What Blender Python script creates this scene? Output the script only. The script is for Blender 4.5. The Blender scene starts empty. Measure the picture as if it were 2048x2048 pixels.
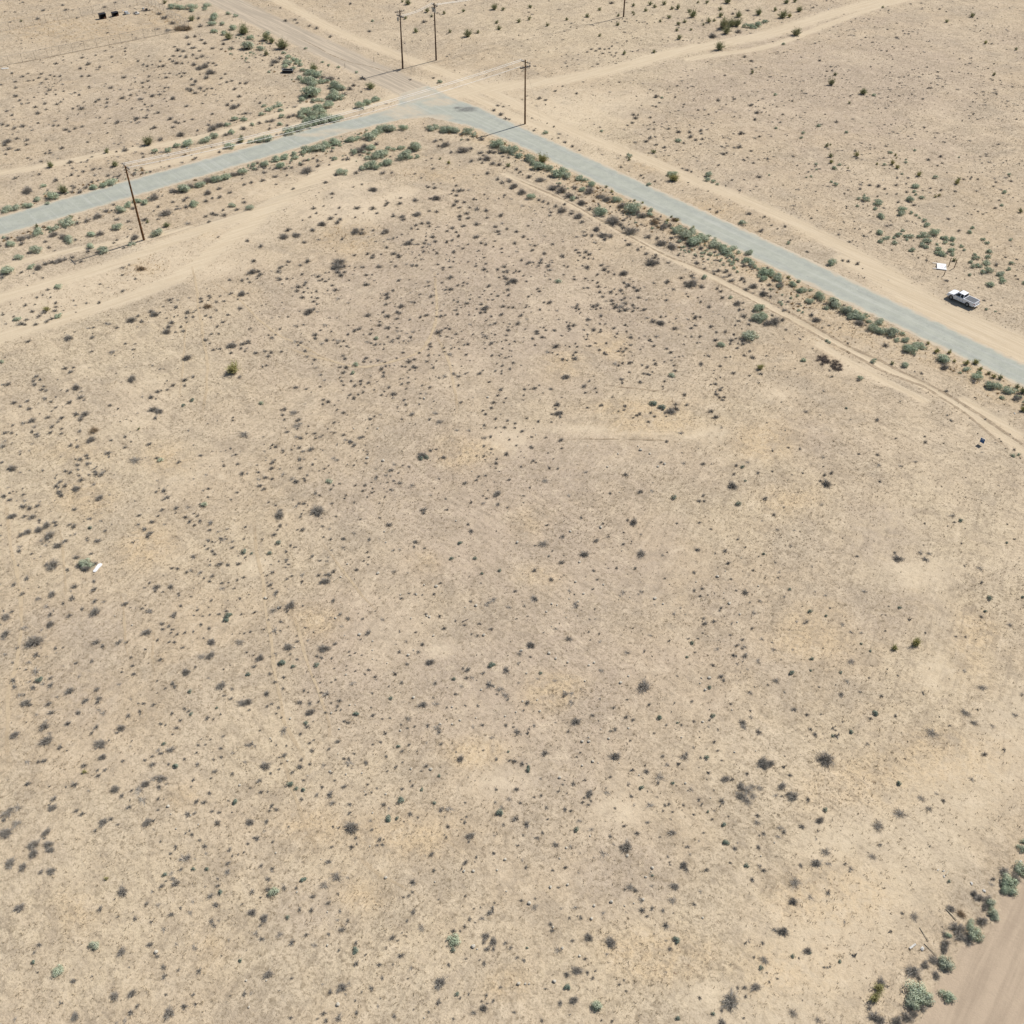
import bpy, bmesh, math, random
import numpy as np
from mathutils import Vector, Matrix

# ------------------------------------------------------------------ camera, sky, sun, exposure
S = bpy.context.scene
COL = S.collection
H = 84.0
FPX = 2034.83
PITCH = math.radians(41.578916)
ROLL = math.radians(0.2613)
_fw = np.array([0, math.cos(PITCH), -math.sin(PITCH)])
_r = np.array([1.0, 0, 0]); _u = np.array([0, math.sin(PITCH), math.cos(PITCH)])
RT = _r * math.cos(ROLL) + _u * math.sin(ROLL)
UP = -_r * math.sin(ROLL) + _u * math.cos(ROLL)
cd = bpy.data.cameras.new("camera"); cam = bpy.data.objects.new("camera", cd); COL.objects.link(cam)
cd.sensor_width = 36.0; cd.lens = FPX / 2048 * 36.0; cd.clip_start = 1.0; cd.clip_end = 20000.0
M = Matrix(((RT[0], UP[0], -_fw[0], 0), (RT[1], UP[1], -_fw[1], 0), (RT[2], UP[2], -_fw[2], H), (0, 0, 0, 1)))
cam.matrix_world = M
S.camera = cam
SUN_AZ = math.radians(39.5); SUN_EL = math.radians(45.5)
w = bpy.data.worlds.new("World"); S.world = w; w.use_nodes = True
nt = w.node_tree; bg = nt.nodes['Background']; sky = nt.nodes.new('ShaderNodeTexSky')
sky.sky_type = 'NISHITA'; sky.sun_disc = False; sky.sun_elevation = SUN_EL
sky.sun_rotation = math.pi / 2 - SUN_AZ
nt.links.new(sky.outputs[0], bg.inputs[0]); bg.inputs[1].default_value = 0.07
sd = bpy.data.lights.new("sun", 'SUN'); so = bpy.data.objects.new("sun", sd); COL.objects.link(so)
sd.energy = 4.7; sd.angle = math.radians(0.5); sd.color = (1.0, 0.955, 0.88)
sv = Vector((math.cos(SUN_EL) * math.cos(SUN_AZ), math.cos(SUN_EL) * math.sin(SUN_AZ), math.sin(SUN_EL)))
so.rotation_euler = (-sv).to_track_quat('-Z', 'Y').to_euler(); so.location = sv * 200
vs = S.view_settings; vs.view_transform = 'Standard'; vs.look = 'None'; vs.exposure = 0.15; vs.gamma = 1.0
S.cycles.max_bounces = 5; S.cycles.transparent_max_bounces = 12

# ------------------------------------------------------------------ helpers
rng = np.random.default_rng(7); random.seed(7)

def G(px, py):
    "photo point -> spot on the ground (z = 0)"
    d = _fw + RT * (px - 1024) / FPX + UP * (1024 - py) / FPX
    t = H / -d[2]
    return d[0] * t, d[1] * t

def Gv(px, py):
    px = np.asarray(px, float); py = np.asarray(py, float)
    d = [_fw[i] + RT[i] * (px - 1024) / FPX + UP[i] * (1024 - py) / FPX for i in range(3)]
    t = H / -d[2]
    return d[0] * t, d[1] * t

def PX(x, y, z=0.0):
    "ground spot -> photo point (for wording labels)"
    v = np.array([x, y, z - H]); q = v @ _fw
    return 1024 + FPX * (v @ RT) / q, 1024 - FPX * (v @ UP) / q

def mpp(px, py):
    "metres per photo pixel at that ground spot"
    x, y = G(px, py)
    return (np.array([x, y, -H]) @ _fw) / FPX

def hashgrid(ix, iy, seed):
    n = (ix.astype(np.int64) * 374761393 + iy.astype(np.int64) * 668265263 + seed * 982451653) & 0x7fffffff
    n = ((n ^ (n >> 13)) * 1274126177) & 0x7fffffff
    return ((n ^ (n >> 16)) & 0xffff) / 65535.0

def vn(x, y, sc, seed=0, oct=1):
    x = np.asarray(x, float); y = np.asarray(y, float)
    out = 0; amp = 1; tot = 0
    for o in range(oct):
        X = x / sc + 137.7 * o; Y = y / sc + 71.3 * o
        ix = np.floor(X); iy = np.floor(Y); fx = X - ix; fy = Y - iy
        fx = fx * fx * (3 - 2 * fx); fy = fy * fy * (3 - 2 * fy)
        a = hashgrid(ix, iy, seed + o); b = hashgrid(ix + 1, iy, seed + o); c = hashgrid(ix, iy + 1, seed + o); d = hashgrid(ix + 1, iy + 1, seed + o)
        out = out + amp * ((a * (1 - fx) + b * fx) * (1 - fy) + (c * (1 - fx) + d * fx) * fy)
        tot += amp; amp *= .5; sc = sc * .5
    return out / tot

def sstep(a, b, v):
    t = np.clip((v - a) / (b - a), 0, 1); return t * t * (3 - 2 * t)

def dseg(x, y, P):
    "distance to a polyline"
    best = np.full(x.shape, 1e9)
    for (ax, ay), (bx, by) in zip(P[:-1], P[1:]):
        dx, dy = bx - ax, by - ay; L = dx * dx + dy * dy + 1e-9
        t = np.clip(((x - ax) * dx + (y - ay) * dy) / L, 0, 1)
        best = np.minimum(best, np.hypot(x - ax - t * dx, y - ay - t * dy))
    return best

def inside(x, y, P):
    c = np.zeros(x.shape, bool); n = len(P)
    for i in range(n):
        (ax, ay), (bx, by) = P[i], P[(i + 1) % n]
        if ay == by: continue
        k = ((ay > y) != (by > y)) & (x < (bx - ax) * (y - ay) / (by - ay) + ax)
        c ^= k
    return c

def W(pts): return [G(*p) for p in pts]

def resample(P, step):
    P = np.array(P, float)
    if len(P) > 2:                                   # Catmull-Rom
        Q = [P[0]]
        E = np.vstack([2 * P[0] - P[1], P, 2 * P[-1] - P[-2]])
        for i in range(1, len(E) - 2):
            p0, p1, p2, p3 = E[i - 1:i + 3]
            for t in np.linspace(0, 1, 13)[1:]:
                Q.append(.5 * ((2 * p1) + (p2 - p0) * t + (2 * p0 - 5 * p1 + 4 * p2 - p3) * t ** 2 + (3 * p1 - p0 - 3 * p2 + p3) * t ** 3))
        P = np.array(Q)
    s = np.r_[0, np.cumsum(np.hypot(*np.diff(P, axis=0).T))]
    n = max(2, int(s[-1] / step)); t = np.linspace(0, s[-1], n)
    return np.c_[np.interp(t, s, P[:, 0]), np.interp(t, s, P[:, 1])]

def mesh_np(name, V, F, mats=None, smooth=False):
    "V (n,3), F list of (k,3) or (k,4) int arrays"
    me = bpy.data.meshes.new(name)
    V = np.ascontiguousarray(V, dtype=np.float32)
    F = [np.asarray(f, dtype=np.int32) for f in (F if isinstance(F, list) else [F])]
    F = [f for f in F if len(f)]
    li = np.concatenate([f.ravel() for f in F]); tot = np.concatenate([np.full(len(f), f.shape[1], np.int32) for f in F])
    st = np.r_[0, np.cumsum(tot)[:-1]].astype(np.int32)
    me.vertices.add(len(V)); me.vertices.foreach_set('co', V.ravel())
    me.loops.add(len(li)); me.loops.foreach_set('vertex_index', li)
    me.polygons.add(len(tot)); me.polygons.foreach_set('loop_start', st); me.polygons.foreach_set('loop_total', tot)
    if smooth: me.polygons.foreach_set('use_smooth', np.ones(len(tot), bool))
    me.update(calc_edges=True)
    if mats:
        me.materials.append(mats)
    return me

def add(name, me, parent=None, loc=None, rz=0, sc=None):
    o = bpy.data.objects.new(name, me); COL.objects.link(o)
    if parent is not None: o.parent = parent
    if loc is not None: o.location = loc
    if rz: o.rotation_euler = (0, 0, rz)
    if sc is not None: o.scale = sc
    return o

def tag(o, label=None, cat=None, group=None, kind=None):
    if label: o['label'] = label
    if cat: o['category'] = cat
    if group: o['group'] = group
    if kind: o['kind'] = kind
    return o

def thing(name, label, cat, loc, rz=0, group=None):
    o = bpy.data.objects.new(name, None); COL.objects.link(o)
    o.location = loc; o.rotation_euler = (0, 0, rz); o.empty_display_size = .3
    return tag(o, label, cat, group)

class MB:
    "collects shapes into one mesh"
    def __init__(s): s.V = []; s.F = []
    def box(s, c, d, rot=None):
        n = len(s.V); R = rot or Matrix.Identity(3)
        for dx in (-.5, .5):
            for dy in (-.5, .5):
                for dz in (-.5, .5):
                    v = R @ Vector((dx * d[0], dy * d[1], dz * d[2])); s.V.append((c[0] + v.x, c[1] + v.y, c[2] + v.z))
        for f in ((0, 1, 3, 2), (4, 6, 7, 5), (0, 4, 5, 1), (2, 3, 7, 6), (0, 2, 6, 4), (1, 5, 7, 3)): s.F.append(tuple(n + i for i in f))
        return s
    def hexa(s, pts):
        n = len(s.V); s.V += [tuple(p) for p in pts]      # bottom 4 (ccw), top 4
        for f in ((3, 2, 1, 0), (4, 5, 6, 7), (0, 1, 5, 4), (1, 2, 6, 5), (2, 3, 7, 6), (3, 0, 4, 7)): s.F.append(tuple(n + i for i in f))
        return s
    def tube(s, a, b, r0, r1=None, k=8, cap=True):
        r1 = r0 if r1 is None else r1
        a = Vector(a); b = Vector(b); d = (b - a).normalized()
        u = d.orthogonal().normalized(); v = d.cross(u); n = len(s.V)
        for p, r in ((a, r0), (b, r1)):
            for i in range(k):
                t = 2 * math.pi * i / k; q = p + (u * math.cos(t) + v * math.sin(t)) * r; s.V.append(tuple(q))
        for i in range(k):
            j = (i + 1) % k; s.F.append((n + i, n + j, n + k + j, n + k + i))
        if cap: s.F.append(tuple(n + i for i in range(k))[::-1]); s.F.append(tuple(n + k + i for i in range(k)))
        return s
    def path(s, pts, r, k=5):
        for a, b in zip(pts[:-1], pts[1:]): s.tube(a, b, r, r, k, False)
        return s
    def prism(s, prof, y0, y1, inset=0):
        "side profile (x,z) extruded from y0 to y1"
        n = len(s.V); m = len(prof)
        for y in (y0, y1): s.V += [(p[0], y, p[1]) for p in prof]
        s.F.append(tuple(n + i for i in range(m))); s.F.append(tuple(n + m + i for i in range(m))[::-1])
        for i in range(m):
            j = (i + 1) % m; s.F.append((n + j, n + i, n + m + i, n + m + j))
        return s
    def build(s, name, mat, parent=None, bevel=0, loc=None, rz=0):
        me = bpy.data.meshes.new(name); me.from_pydata(s.V, [], s.F); me.update()
        bm = bmesh.new(); bm.from_mesh(me); bmesh.ops.recalc_face_normals(bm, faces=bm.faces); bm.to_mesh(me); bm.free()
        me.materials.append(mat)
        o = add(name, me, parent, loc, rz)
        if bevel:
            b = o.modifiers.new('bevel', 'BEVEL'); b.width = bevel; b.segments = 2; b.limit_method = 'ANGLE'; b.angle_limit = math.radians(35)
        return o

# ------------------------------------------------------------------ materials
class N:
    def __init__(s, name, rough=.9, spec=.2):
        s.m = bpy.data.materials.new(name); s.m.use_nodes = True; s.t = s.m.node_tree
        s.b = s.t.nodes['Principled BSDF']; s.b.inputs['Roughness'].default_value = rough
        s.b.inputs['Specular IOR Level'].default_value = spec
    def n(s, ty, **k):
        o = s.t.nodes.new(ty)
        for a, v in k.items(): setattr(o, a, v)
        return o
    def l(s, a, b): s.t.links.new(a, b)
    def setin(s, inp, v):
        if isinstance(v, (int, float)): inp.default_value = v
        elif isinstance(v, tuple): inp.default_value = v if len(v) == 4 or inp.type == 'VECTOR' else (*v, 1)
        else: s.l(v, inp)
    def pos(s, rz=0, sc=(1, 1, 1)):
        g = s.n('ShaderNodeNewGeometry'); m = s.n('ShaderNodeMapping', vector_type='TEXTURE')
        m.inputs['Rotation'].default_value = (0, 0, rz); m.inputs['Scale'].default_value = sc
        s.l(g.outputs['Position'], m.inputs[0]); return m.outputs[0]
    def noise(s, vec, scale, detail=4, rough=.55, dist=0):
        o = s.n('ShaderNodeTexNoise'); s.l(vec, o.inputs['Vector']); o.inputs['Scale'].default_value = scale
        o.inputs['Detail'].default_value = detail; o.inputs['Roughness'].default_value = rough; o.inputs['Distortion'].default_value = dist
        return o.outputs['Fac']
    def ramp(s, v, a, b, lo=0., hi=1.):
        o = s.n('ShaderNodeMapRange', interpolation_type='SMOOTHSTEP'); s.l(v, o.inputs[0])
        for i, k in enumerate((a, b, lo, hi)): o.inputs[i + 1].default_value = k
        return o.outputs[0]
    def math(s, op, a, b=0.5, c=None):
        o = s.n('ShaderNodeMath', operation=op); s.setin(o.inputs[0], a); s.setin(o.inputs[1], b)
        if c is not None: s.setin(o.inputs[2], c)
        return o.outputs[0]
    def mul(s, a, b): return s.math('MULTIPLY', a, b)
    def mix(s, f, a, b, blend='MIX'):
        o = s.n('ShaderNodeMix', data_type='RGBA', blend_type=blend)
        s.setin(o.inputs[0], f); s.setin(o.inputs[6], a); s.setin(o.inputs[7], b); return o.outputs[2]
    def attr(s, name): return s.n('ShaderNodeAttribute', attribute_name=name).outputs['Fac']
    def rand(s): return s.n('ShaderNodeObjectInfo').outputs['Random']
    def bump(s, h, strength=.4, dist=.1):
        o = s.n('ShaderNodeBump'); o.inputs['Strength'].default_value = strength; o.inputs['Distance'].default_value = dist
        s.l(h, o.inputs['Height']); s.l(o.outputs[0], s.b.inputs['Normal'])
    def col(s, c): s.setin(s.b.inputs['Base Color'], c); return s

def plain(name, c, rough=.6, spec=.3, metal=0, var=.12, scale=6):
    m = N(name, rough, spec); m.b.inputs['Metallic'].default_value = metal
    tc = m.n('ShaderNodeTexCoord'); f = m.noise(tc.outputs['Object'], scale, 4)
    d = tuple(x * (1 - 2 * var) for x in c)
    m.col(m.mix(m.ramp(f, .35, .65), c, d)); return m.m

def sandcol(m):
    "the colour of the desert floor, shared by the ground and the sand lying on the roads"
    P = m.pos()
    n1 = m.noise(P, .022, 5, .6, .4); n2 = m.noise(P, .09, 6, .62, .6); n3 = m.noise(P, .45, 6, .65, .3)
    c = m.mix(m.ramp(n1, .38, .62), SAND_A, SAND_B)
    c = m.mix(m.mul(m.ramp(n2, .46, .66), .65), c, SAND_GREY)
    return P, n1, n2, n3, c

SAND_A = (.54, .43, .30); SAND_B = (.575, .468, .338); SAND_GREY = (.45, .38, .295)
SAND_WARM = (.62, .475, .30); SAND_LIGHT = (.66, .545, .40); THATCH = (.235, .185, .125)

def ground_mat():
    m = N('desert_sand', .95, .08)
    P, n1, n2, n3, c = sandcol(m)
    warm = m.attr('warm'); bare = m.attr('bare'); lil = m.attr('lilac'); gr = m.attr('grayroad'); br = m.attr('brown'); straw = m.attr('straw')
    n4 = m.noise(P, 1.5, 7, .7, .5); n5 = m.noise(P, 5.5, 6, .72); n6 = m.noise(P, 17, 3, .6)
    c = m.mix(m.mul(m.attr('cream'), m.ramp(n3, .3, .65, .2, .7)), c, (.63, .525, .365)); c = m.mix(m.mul(m.attr('rose'), m.ramp(n3, .3, .65, .4, .95)), c, (.485, .39, .305))
    c = m.mix(m.mul(lil, m.ramp(n3, .35, .62, .15, .85)), c, (.455, .372, .292))
    c = m.mix(m.mul(warm, m.ramp(n3, .34, .6, .2, 1)), c, SAND_WARM)
    c = m.mix(m.mul(straw, m.ramp(n3, .35, .65)), c, (.53, .395, .24))
    mo = m.noise(P, .27, 6, .68, .8); mo2 = m.noise(P, 1.1, 6, .7, .4)
    free = m.math('SUBTRACT', 1.0, m.mul(bare, .85))
    c = m.mix(m.mul(free, m.ramp(mo, .48, .66, 0, .5)), c, (.33, .27, .205))
    c = m.mix(m.mul(free, m.ramp(mo2, .50, .66, 0, .48)), c, (.30, .245, .185))
    c = m.mix(m.mul(free, m.ramp(mo2, .28, .46, .55, 0)), c, (.64, .53, .39))
    # pale washed patches
    c = m.mix(m.mul(m.ramp(n3, .50, .70), m.math('SUBTRACT', .70, m.mul(gr, .6))), c, SAND_LIGHT)
    c = m.mix(m.ramp(m.noise(P, .055, 5, .6, .5), .52, .70, 0, .45), c, SAND_LIGHT)
    nb = m.math('SUBTRACT', 1.0, m.mul(bare, .8))
    # dry thatch and litter: dark flecks with a shape of their own
    dens = m.math('MULTIPLY', m.ramp(n2, .3, .6, .35, 1.), nb)
    c = m.mix(m.mul(dens, m.ramp(n4, .50, .66, 0, .62)), c, THATCH)
    n7 = m.noise(P, 2.7, 5, .75, .3)
    c = m.mix(m.mul(dens, m.ramp(n7, .52, .62, 0, .72)), c, THATCH)
    c = m.mix(m.mul(dens, m.ramp(n5, .54, .64, 0, .8)), c, THATCH)
    c = m.mix(m.mul(warm, m.ramp(m.noise(P, 3.8, 2, .5), .62, .68, 0, .85)), c, (.22, .155, .10))
    c = m.mix(m.mul(nb, m.ramp(n5, .33, .46, .35, 0)), c, SAND_LIGHT)
    c = m.mix(m.ramp(n6, .35, .65, .10, 0), c, THATCH)
    pl = m.attr('pale')
    c = m.mix(m.mul(pl, m.ramp(mo2, .36, .64, .1, .7)), c, (.66, .55, .40))
    # graded and driven dirt, with wheel streaks along the way the tracks run
    A = m.pos(rz=math.radians(-50.5), sc=(26, 1, 1)); B = m.pos(rz=math.radians(38), sc=(22, 1, 1))
    sA = m.noise(A, 1.9, 6, .7); sB = m.noise(B, 1.9, 6, .7)
    ta = m.attr('trackA'); tb = m.attr('trackB')
    lt = m.mix(m.ramp(sA, .38, .6), (.62, .515, .375), (.53, .43, .30)); lt2 = m.mix(m.ramp(sB, .38, .6), (.62, .52, .38), (.54, .44, .31))
    edge = m.math('ADD', m.math('MULTIPLY_ADD', n3, .8, -.4), m.math('MULTIPLY_ADD', mo2, 1.1, -.55))
    c = m.mix(m.ramp(m.math('ADD', ta, edge), .12, .92, 0, .85), c, lt)
    c = m.mix(m.ramp(m.math('ADD', tb, edge), .12, .92, 0, .8), c, lt2)
    g = m.mix(m.ramp(sA, .36, .6), (.37, .315, .25), (.53, .445, .34))
    g = m.mix(m.ramp(m.noise(A, .8, 3), .45, .6, 0, .6), g, (.345, .295, .235))
    c = m.mix(m.ramp(m.math('ADD', gr, edge), .15, .85, 0, .95), c, g)
    C3 = m.pos(rz=math.radians(52), sc=(12, 1, 1)); sC = m.noise(C3, 1.1, 6, .62)
    b2 = m.mix(m.ramp(sC, .40, .66, 0, .6), (.455, .36, .265), (.32, .25, .185))
    c = m.mix(m.ramp(m.math('ADD', br, m.mul(edge, .6)), .42, .58), c, b2)
    gA = m.noise(m.pos(rz=math.radians(-47), sc=(7, 1, 1)), 1.7, 5, .7); gB = m.noise(m.pos(rz=math.radians(62), sc=(8, 1, 1)), 2.0, 5, .7)
    rg = m.ramp(m.noise(P, .02, 2), .42, .58)
    c = m.mix(m.mul(m.mul(free, rg), m.ramp(gA, .52, .68, 0, .5)), c, (.28, .225, .165)); c = m.mix(m.mul(m.mul(free, rg), m.ramp(gA, .46, .32, 0, .4)), c, SAND_LIGHT)
    rg2 = m.math('SUBTRACT', 1.0, rg)
    c = m.mix(m.mul(m.mul(free, rg2), m.ramp(gB, .52, .68, 0, .5)), c, (.28, .225, .165)); c = m.mix(m.mul(m.mul(free, rg2), m.ramp(gB, .46, .32, 0, .4)), c, SAND_LIGHT)
    # tiny mineral grain
    c = m.mix(m.ramp(m.noise(P, 60, 2), .4, .6, 0, .08), c, (.2, .16, .12))
    m.col(c)
    h = m.math('ADD', m.mul(n4, .6), m.math('ADD', m.mul(n5, .35), m.mul(n3, .8)))
    m.bump(m.mul(h, m.math('SUBTRACT', 1.0, m.mul(bare, .6))), .75, .18)
    return m.m

def asphalt_mat():
    m = N('worn_asphalt', .85, .25)
    P, n1, n2, n3, c = sandcol(m)
    tc_ = m.pos()
    fine = m.noise(P, 9, 5, .7); mid = m.noise(P, .5, 5, .6)
    a = m.mix(m.ramp(mid, .35, .65), (.41, .418, .355), (.36, .37, .315))
    a = m.mix(m.ramp(fine, .4, .65, 0, .35), a, (.275, .285, .25))
    A = m.pos(rz=math.radians(-50.5), sc=(45, 1, 1)); B = m.pos(rz=math.radians(38), sc=(45, 1, 1))
    s1 = m.noise(A, 1.5, 5, .65); s2 = m.noise(B, 1.5, 5, .65); sel = m.attr('leg')
    st = m.math('ADD', m.mul(s1, m.math('SUBTRACT', 1.0, sel)), m.mul(s2, sel))
    a = m.mix(m.ramp(st, .48, .68, 0, .4), a, (.50, .50, .46)); a = m.mix(m.ramp(st, .42, .28, 0, .4), a, (.315, .325, .30))
    ins = m.attr('inset'); wp = m.mul(m.ramp(ins, .7, 1.5), m.ramp(ins, 2.6, 1.7)); a = m.mix(m.mul(wp, m.ramp(mid, .3, .6, .12, .38)), a, (.30, .31, .29))
    c2 = m.math('ABSOLUTE', m.math('SUBTRACT', m.noise(P, .23, 5, .6, 1.5), .5)); a = m.mix(m.ramp(c2, .0, .004, .5, 0), a, (.18, .185, .175))
    # cracks
    cn = m.noise(P, .7, 3, .5, 1.2); ck = m.math('ABSOLUTE', m.math('SUBTRACT', cn, .5))
    a = m.mix(m.ramp(ck, .0, .007, .5, 0), a, (.16, .165, .16))
    sdv = m.attr('inset'); dust = m.attr('dust'); dark = m.attr('stain')
    sand = m.mix(m.ramp(n3, .4, .65), (.56, .46, .335), (.48, .40, .30))
    e = m.math('ADD', sdv, m.math('MULTIPLY_ADD', n3, -2.8, 1.45))
    f = m.ramp(e, 0.0, .9, .9, 0)
    f2 = m.ramp(m.math('ADD', dust, m.math('MULTIPLY_ADD', m.noise(P, .35, 6, .7), 1.2, -.6)), .15, .95, 0, .85)
    f2 = m.mul(f2, m.ramp(st, .3, .6, 1.0, .65))
    a = m.mix(m.math('MAXIMUM', f, f2), a, sand)
    a = m.mix(m.mul(m.ramp(m.math('ADD', dark, m.math('MULTIPLY_ADD', m.noise(P, .6, 6, .7), 1.4, -.7)), .3, 1.1), .8), a, (.10, .10, .10))
    m.col(a)
    m.bump(fine, .2, .02)
    # ragged outline where sand has drifted over the edge
    e2 = m.math('ADD', sdv, m.math('MULTIPLY_ADD', m.noise(P, .7, 6, .7), 2.4, -1.0))
    al = m.math('GREATER_THAN', e2, 0.0)
    m.setin(m.b.inputs['Alpha'], al)
    return m.m

def strip_mat(name, c1, c2, cover=.5):
    m = N(name, .95, .08); P = m.pos(); n = m.noise(P, 2.2, 5, .65); k = m.noise(P, 1.1, 5, .7)
    m.col(m.mix(m.ramp(n, .35, .65), c1, c2))
    m.setin(m.b.inputs['Alpha'], m.mul(m.ramp(k, cover - .2, cover + .2, 0, .85), m.attr('fade')))
    return m.m

def leaf_mat(name, cols, rough=.8, trans=0.0):
    m = N(name, rough, .15); P = m.pos(); n = m.noise(P, .8, 3); f = m.noise(P, 7, 3)
    c = m.mix(m.ramp(n, .35, .65), cols[0], cols[1])
    c = m.mix(m.ramp(f, .4, .7, 0, .6), c, cols[2])
    r = m.rand(); c = m.mix(m.mul(m.ramp(r, 0, 1), .45), c, cols[3])
    m.col(c); return m.m

MAT = {}
MAT['ground'] = ground_mat(); MAT['road'] = asphalt_mat()
MAT['rut'] = strip_mat('rut_soil', (.33, .255, .18), (.42, .335, .24), .50)
MAT['trail'] = strip_mat('pale_trail', (.60, .485, .335), (.555, .44, .30), .38)
MAT['line'] = strip_mat('thatch_line', (.40, .31, .21), (.33, .26, .18), .52)
MAT['dry'] = leaf_mat('dry_twigs', [(.35, .325, .285), (.385, .35, .30), (.28, .265, .24), (.41, .37, .32)])
MAT['pale'] = leaf_mat('pale_dead_twigs', [(.42, .39, .345), (.46, .42, .36), (.36, .335, .305), (.47, .425, .36)])
MAT['brown'] = leaf_mat('brown_weed', [(.36, .27, .18), (.31, .235, .16), (.42, .32, .21), (.33, .26, .18)])
MAT['sage'] = leaf_mat('sage_leaves', [(.50, .565, .40), (.54, .585, .44), (.39, .465, .32), (.52, .515, .40)])
MAT['dark'] = leaf_mat('dark_and_shaded_leaves', [(.25, .315, .245), (.29, .35, .28), (.20, .25, .20), (.28, .31, .25)])  # dark green leaves; also carry painted shade for small field sage
MAT['olive'] = leaf_mat('olive_leaves', [(.33, .35, .19), (.37, .375, .215), (.27, .29, .15), (.36, .335, .21)])
MAT['yellow'] = leaf_mat('yellow_leaves', [(.47, .44, .20), (.42, .41, .19), (.36, .35, .16), (.47, .42, .21)])
MAT['straw'] = leaf_mat('straw_blades', [(.40, .32, .21), (.34, .275, .185), (.27, .22, .155), (.34, .27, .18)])
MAT['gold'] = leaf_mat('golden_grass', [(.47, .33, .165), (.42, .29, .145), (.33, .23, .125), (.46, .32, .16)])
MAT['stem'] = plain('woody_stem', (.19, .155, .125), .9, .1)
MAT['stone'] = plain('pale_stone', (.60, .55, .46), .9, .2, 0, .2, 4)
MAT['pole'] = plain('creosoted_wood', (.215, .115, .055), .85, .2, 0, .28, 3)
MAT['poledark'] = plain('dark_creosoted_wood', (.13, .08, .055), .85, .2, 0, .25, 3)
MAT['polearm'] = plain('weathered_arm_wood', (.20, .17, .15), .85, .2)
MAT['glass_ins'] = plain('insulator_grey', (.42, .44, .46), .35, .5)
MAT['galv'] = plain('galvanised_steel', (.45, .46, .46), .45, .5, .6)
MAT['wire'] = plain('aluminium_glint_wire', (.90, .89, .86), .5, .5, .0, .02)  # near-white base colour paints in the sun glint along the wires
MAT['white'] = plain('white_paint', (.80, .80, .80), .4, .4, 0, .03)
MAT['litter'] = plain('white_litter', (.62, .60, .56), .8, .2, 0, .15)
MAT['plank'] = plain('bleached_wood', (.50, .44, .33), .85, .2)
MAT['truckpaint'] = plain('truck_paint_white', (.86, .88, .93), .3, .5, 0, .01)
MAT['black'] = plain('black_plastic', (.03, .032, .035), .55, .4)
MAT['cover'] = plain('grey_bed_cover', (.085, .095, .115), .6, .35, 0, .1)
MAT['glass'] = plain('dark_window', (.012, .016, .026), .25, .35, 0, .05)
MAT['chrome'] = plain('bumper_steel', (.55, .56, .58), .25, .6, .8)
MAT['rim'] = plain('wheel_rim', (.42, .43, .44), .35, .6, .5)
MAT['red'] = plain('red_lens', (.42, .03, .03), .3, .5)
MAT['lamp'] = plain('headlamp_lens', (.72, .74, .76), .15, .7)
MAT['blue'] = plain('blue_sign_paint', (.02, .115, .33), .45, .4, 0, .12)
MAT['bluelight'] = plain('pale_blue_print', (.36, .47, .68), .5, .3)
MAT['sign_red'] = plain('faded_red_print', (.62, .36, .36), .6, .2)
MAT['postwood'] = plain('brown_post_wood', (.17, .105, .06), .85, .2)
MAT['fencepost'] = plain('weathered_fence_post', (.27, .24, .21), .8, .2)
MAT['rust'] = plain('rusty_steel', (.22, .11, .07), .8, .3)
MAT['darksteel'] = plain('black_sheet', (.028, .026, .03), .6, .3)
MAT['tan'] = plain('tan_board', (.56, .47, .34), .85, .2)
MAT['char'] = leaf_mat('dead_branches', [(.22, .18, .15), (.27, .22, .185), (.15, .125, .11), (.30, .25, .21)])

# ------------------------------------------------------------------ the lie of the land
ROAD = W([(-330, 563), (0, 472), (256, 396.5), (512, 321), (618, 289), (690, 266), (737, 254), (803, 239), (856, 234), (936, 252), (1024, 285), (1536, 530), (2048, 774), (2500, 991),
          (2500, 940), (2048, 728), (1602, 512), (1310, 377), (1024, 245), (962, 216), (910, 198), (856, 171), (801, 187), (792, 214), (724, 233), (618, 257), (512, 290), (256, 361), (0, 433), (-330, 525)])
TRK = []  # (kind, polyline, half width)
TRK.append(('A', resample(W([(552, -4), (671, 61), (750, 93), (843, 127), (910, 151), (1024, 204), (1156, 268), (1249, 299), (1355, 347), (1536, 418), (1642, 474), (1721, 512), (1795, 556), (1850, 590)]), 6), 1.9))
TRK.append(('A', resample(W([(420, -70), (552, -4)]), 20), 2.2))
TRK.append(('A', resample(W([(1760, 545), (1850, 610), (1960, 655), (2100, 725), (2300, 830)]), 6), 3.4))
TRK.append(('A', resample(W([(1700, 520), (1800, 570), (1900, 640), (2050, 712)]), 6), 2.4))
TRK.append(('A', resample(W([(860, 175), (930, 185), (1010, 225), (1100, 262)]), 4), 1.6))
TRK.append(('B', resample(W([(905, 185), (965, 180), (1024, 170), (1130, 159), (1249, 132), (1342, 106), (1421, 90), (1536, 69), (1642, 34), (1761, 2), (1880, -30)]), 6), 2.7))
TRK.append(('B', resample(W([(1380, 118), (1421, 111), (1536, 93), (1655, 50), (1761, 12), (1900, -22)]), 6), 1.3))
TRK.append(('B', resample(W([(-120, 716), (0, 676), (132, 634), (238, 602), (345, 560), (397, 528), (460, 478), (538, 419), (591, 380), (640, 350), (700, 322)]), 5), 1.8))
TRK.append(('B', resample(W([(-120, 640), (0, 596), (106, 565), (212, 536), (291, 505), (397, 461), (512, 424), (560, 395)]), 5), 1.6))
TRK.append(('B', resample(W([(-80, 560), (0, 536), (120, 505), (250, 482), (380, 456)]), 5), .9))
TRK.append(('B', resample(W([(-60, 352), (53, 339), (159, 318), (265, 299), (371, 281), (470, 258), (565, 226), (640, 200)]), 5), 1.3))
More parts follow.
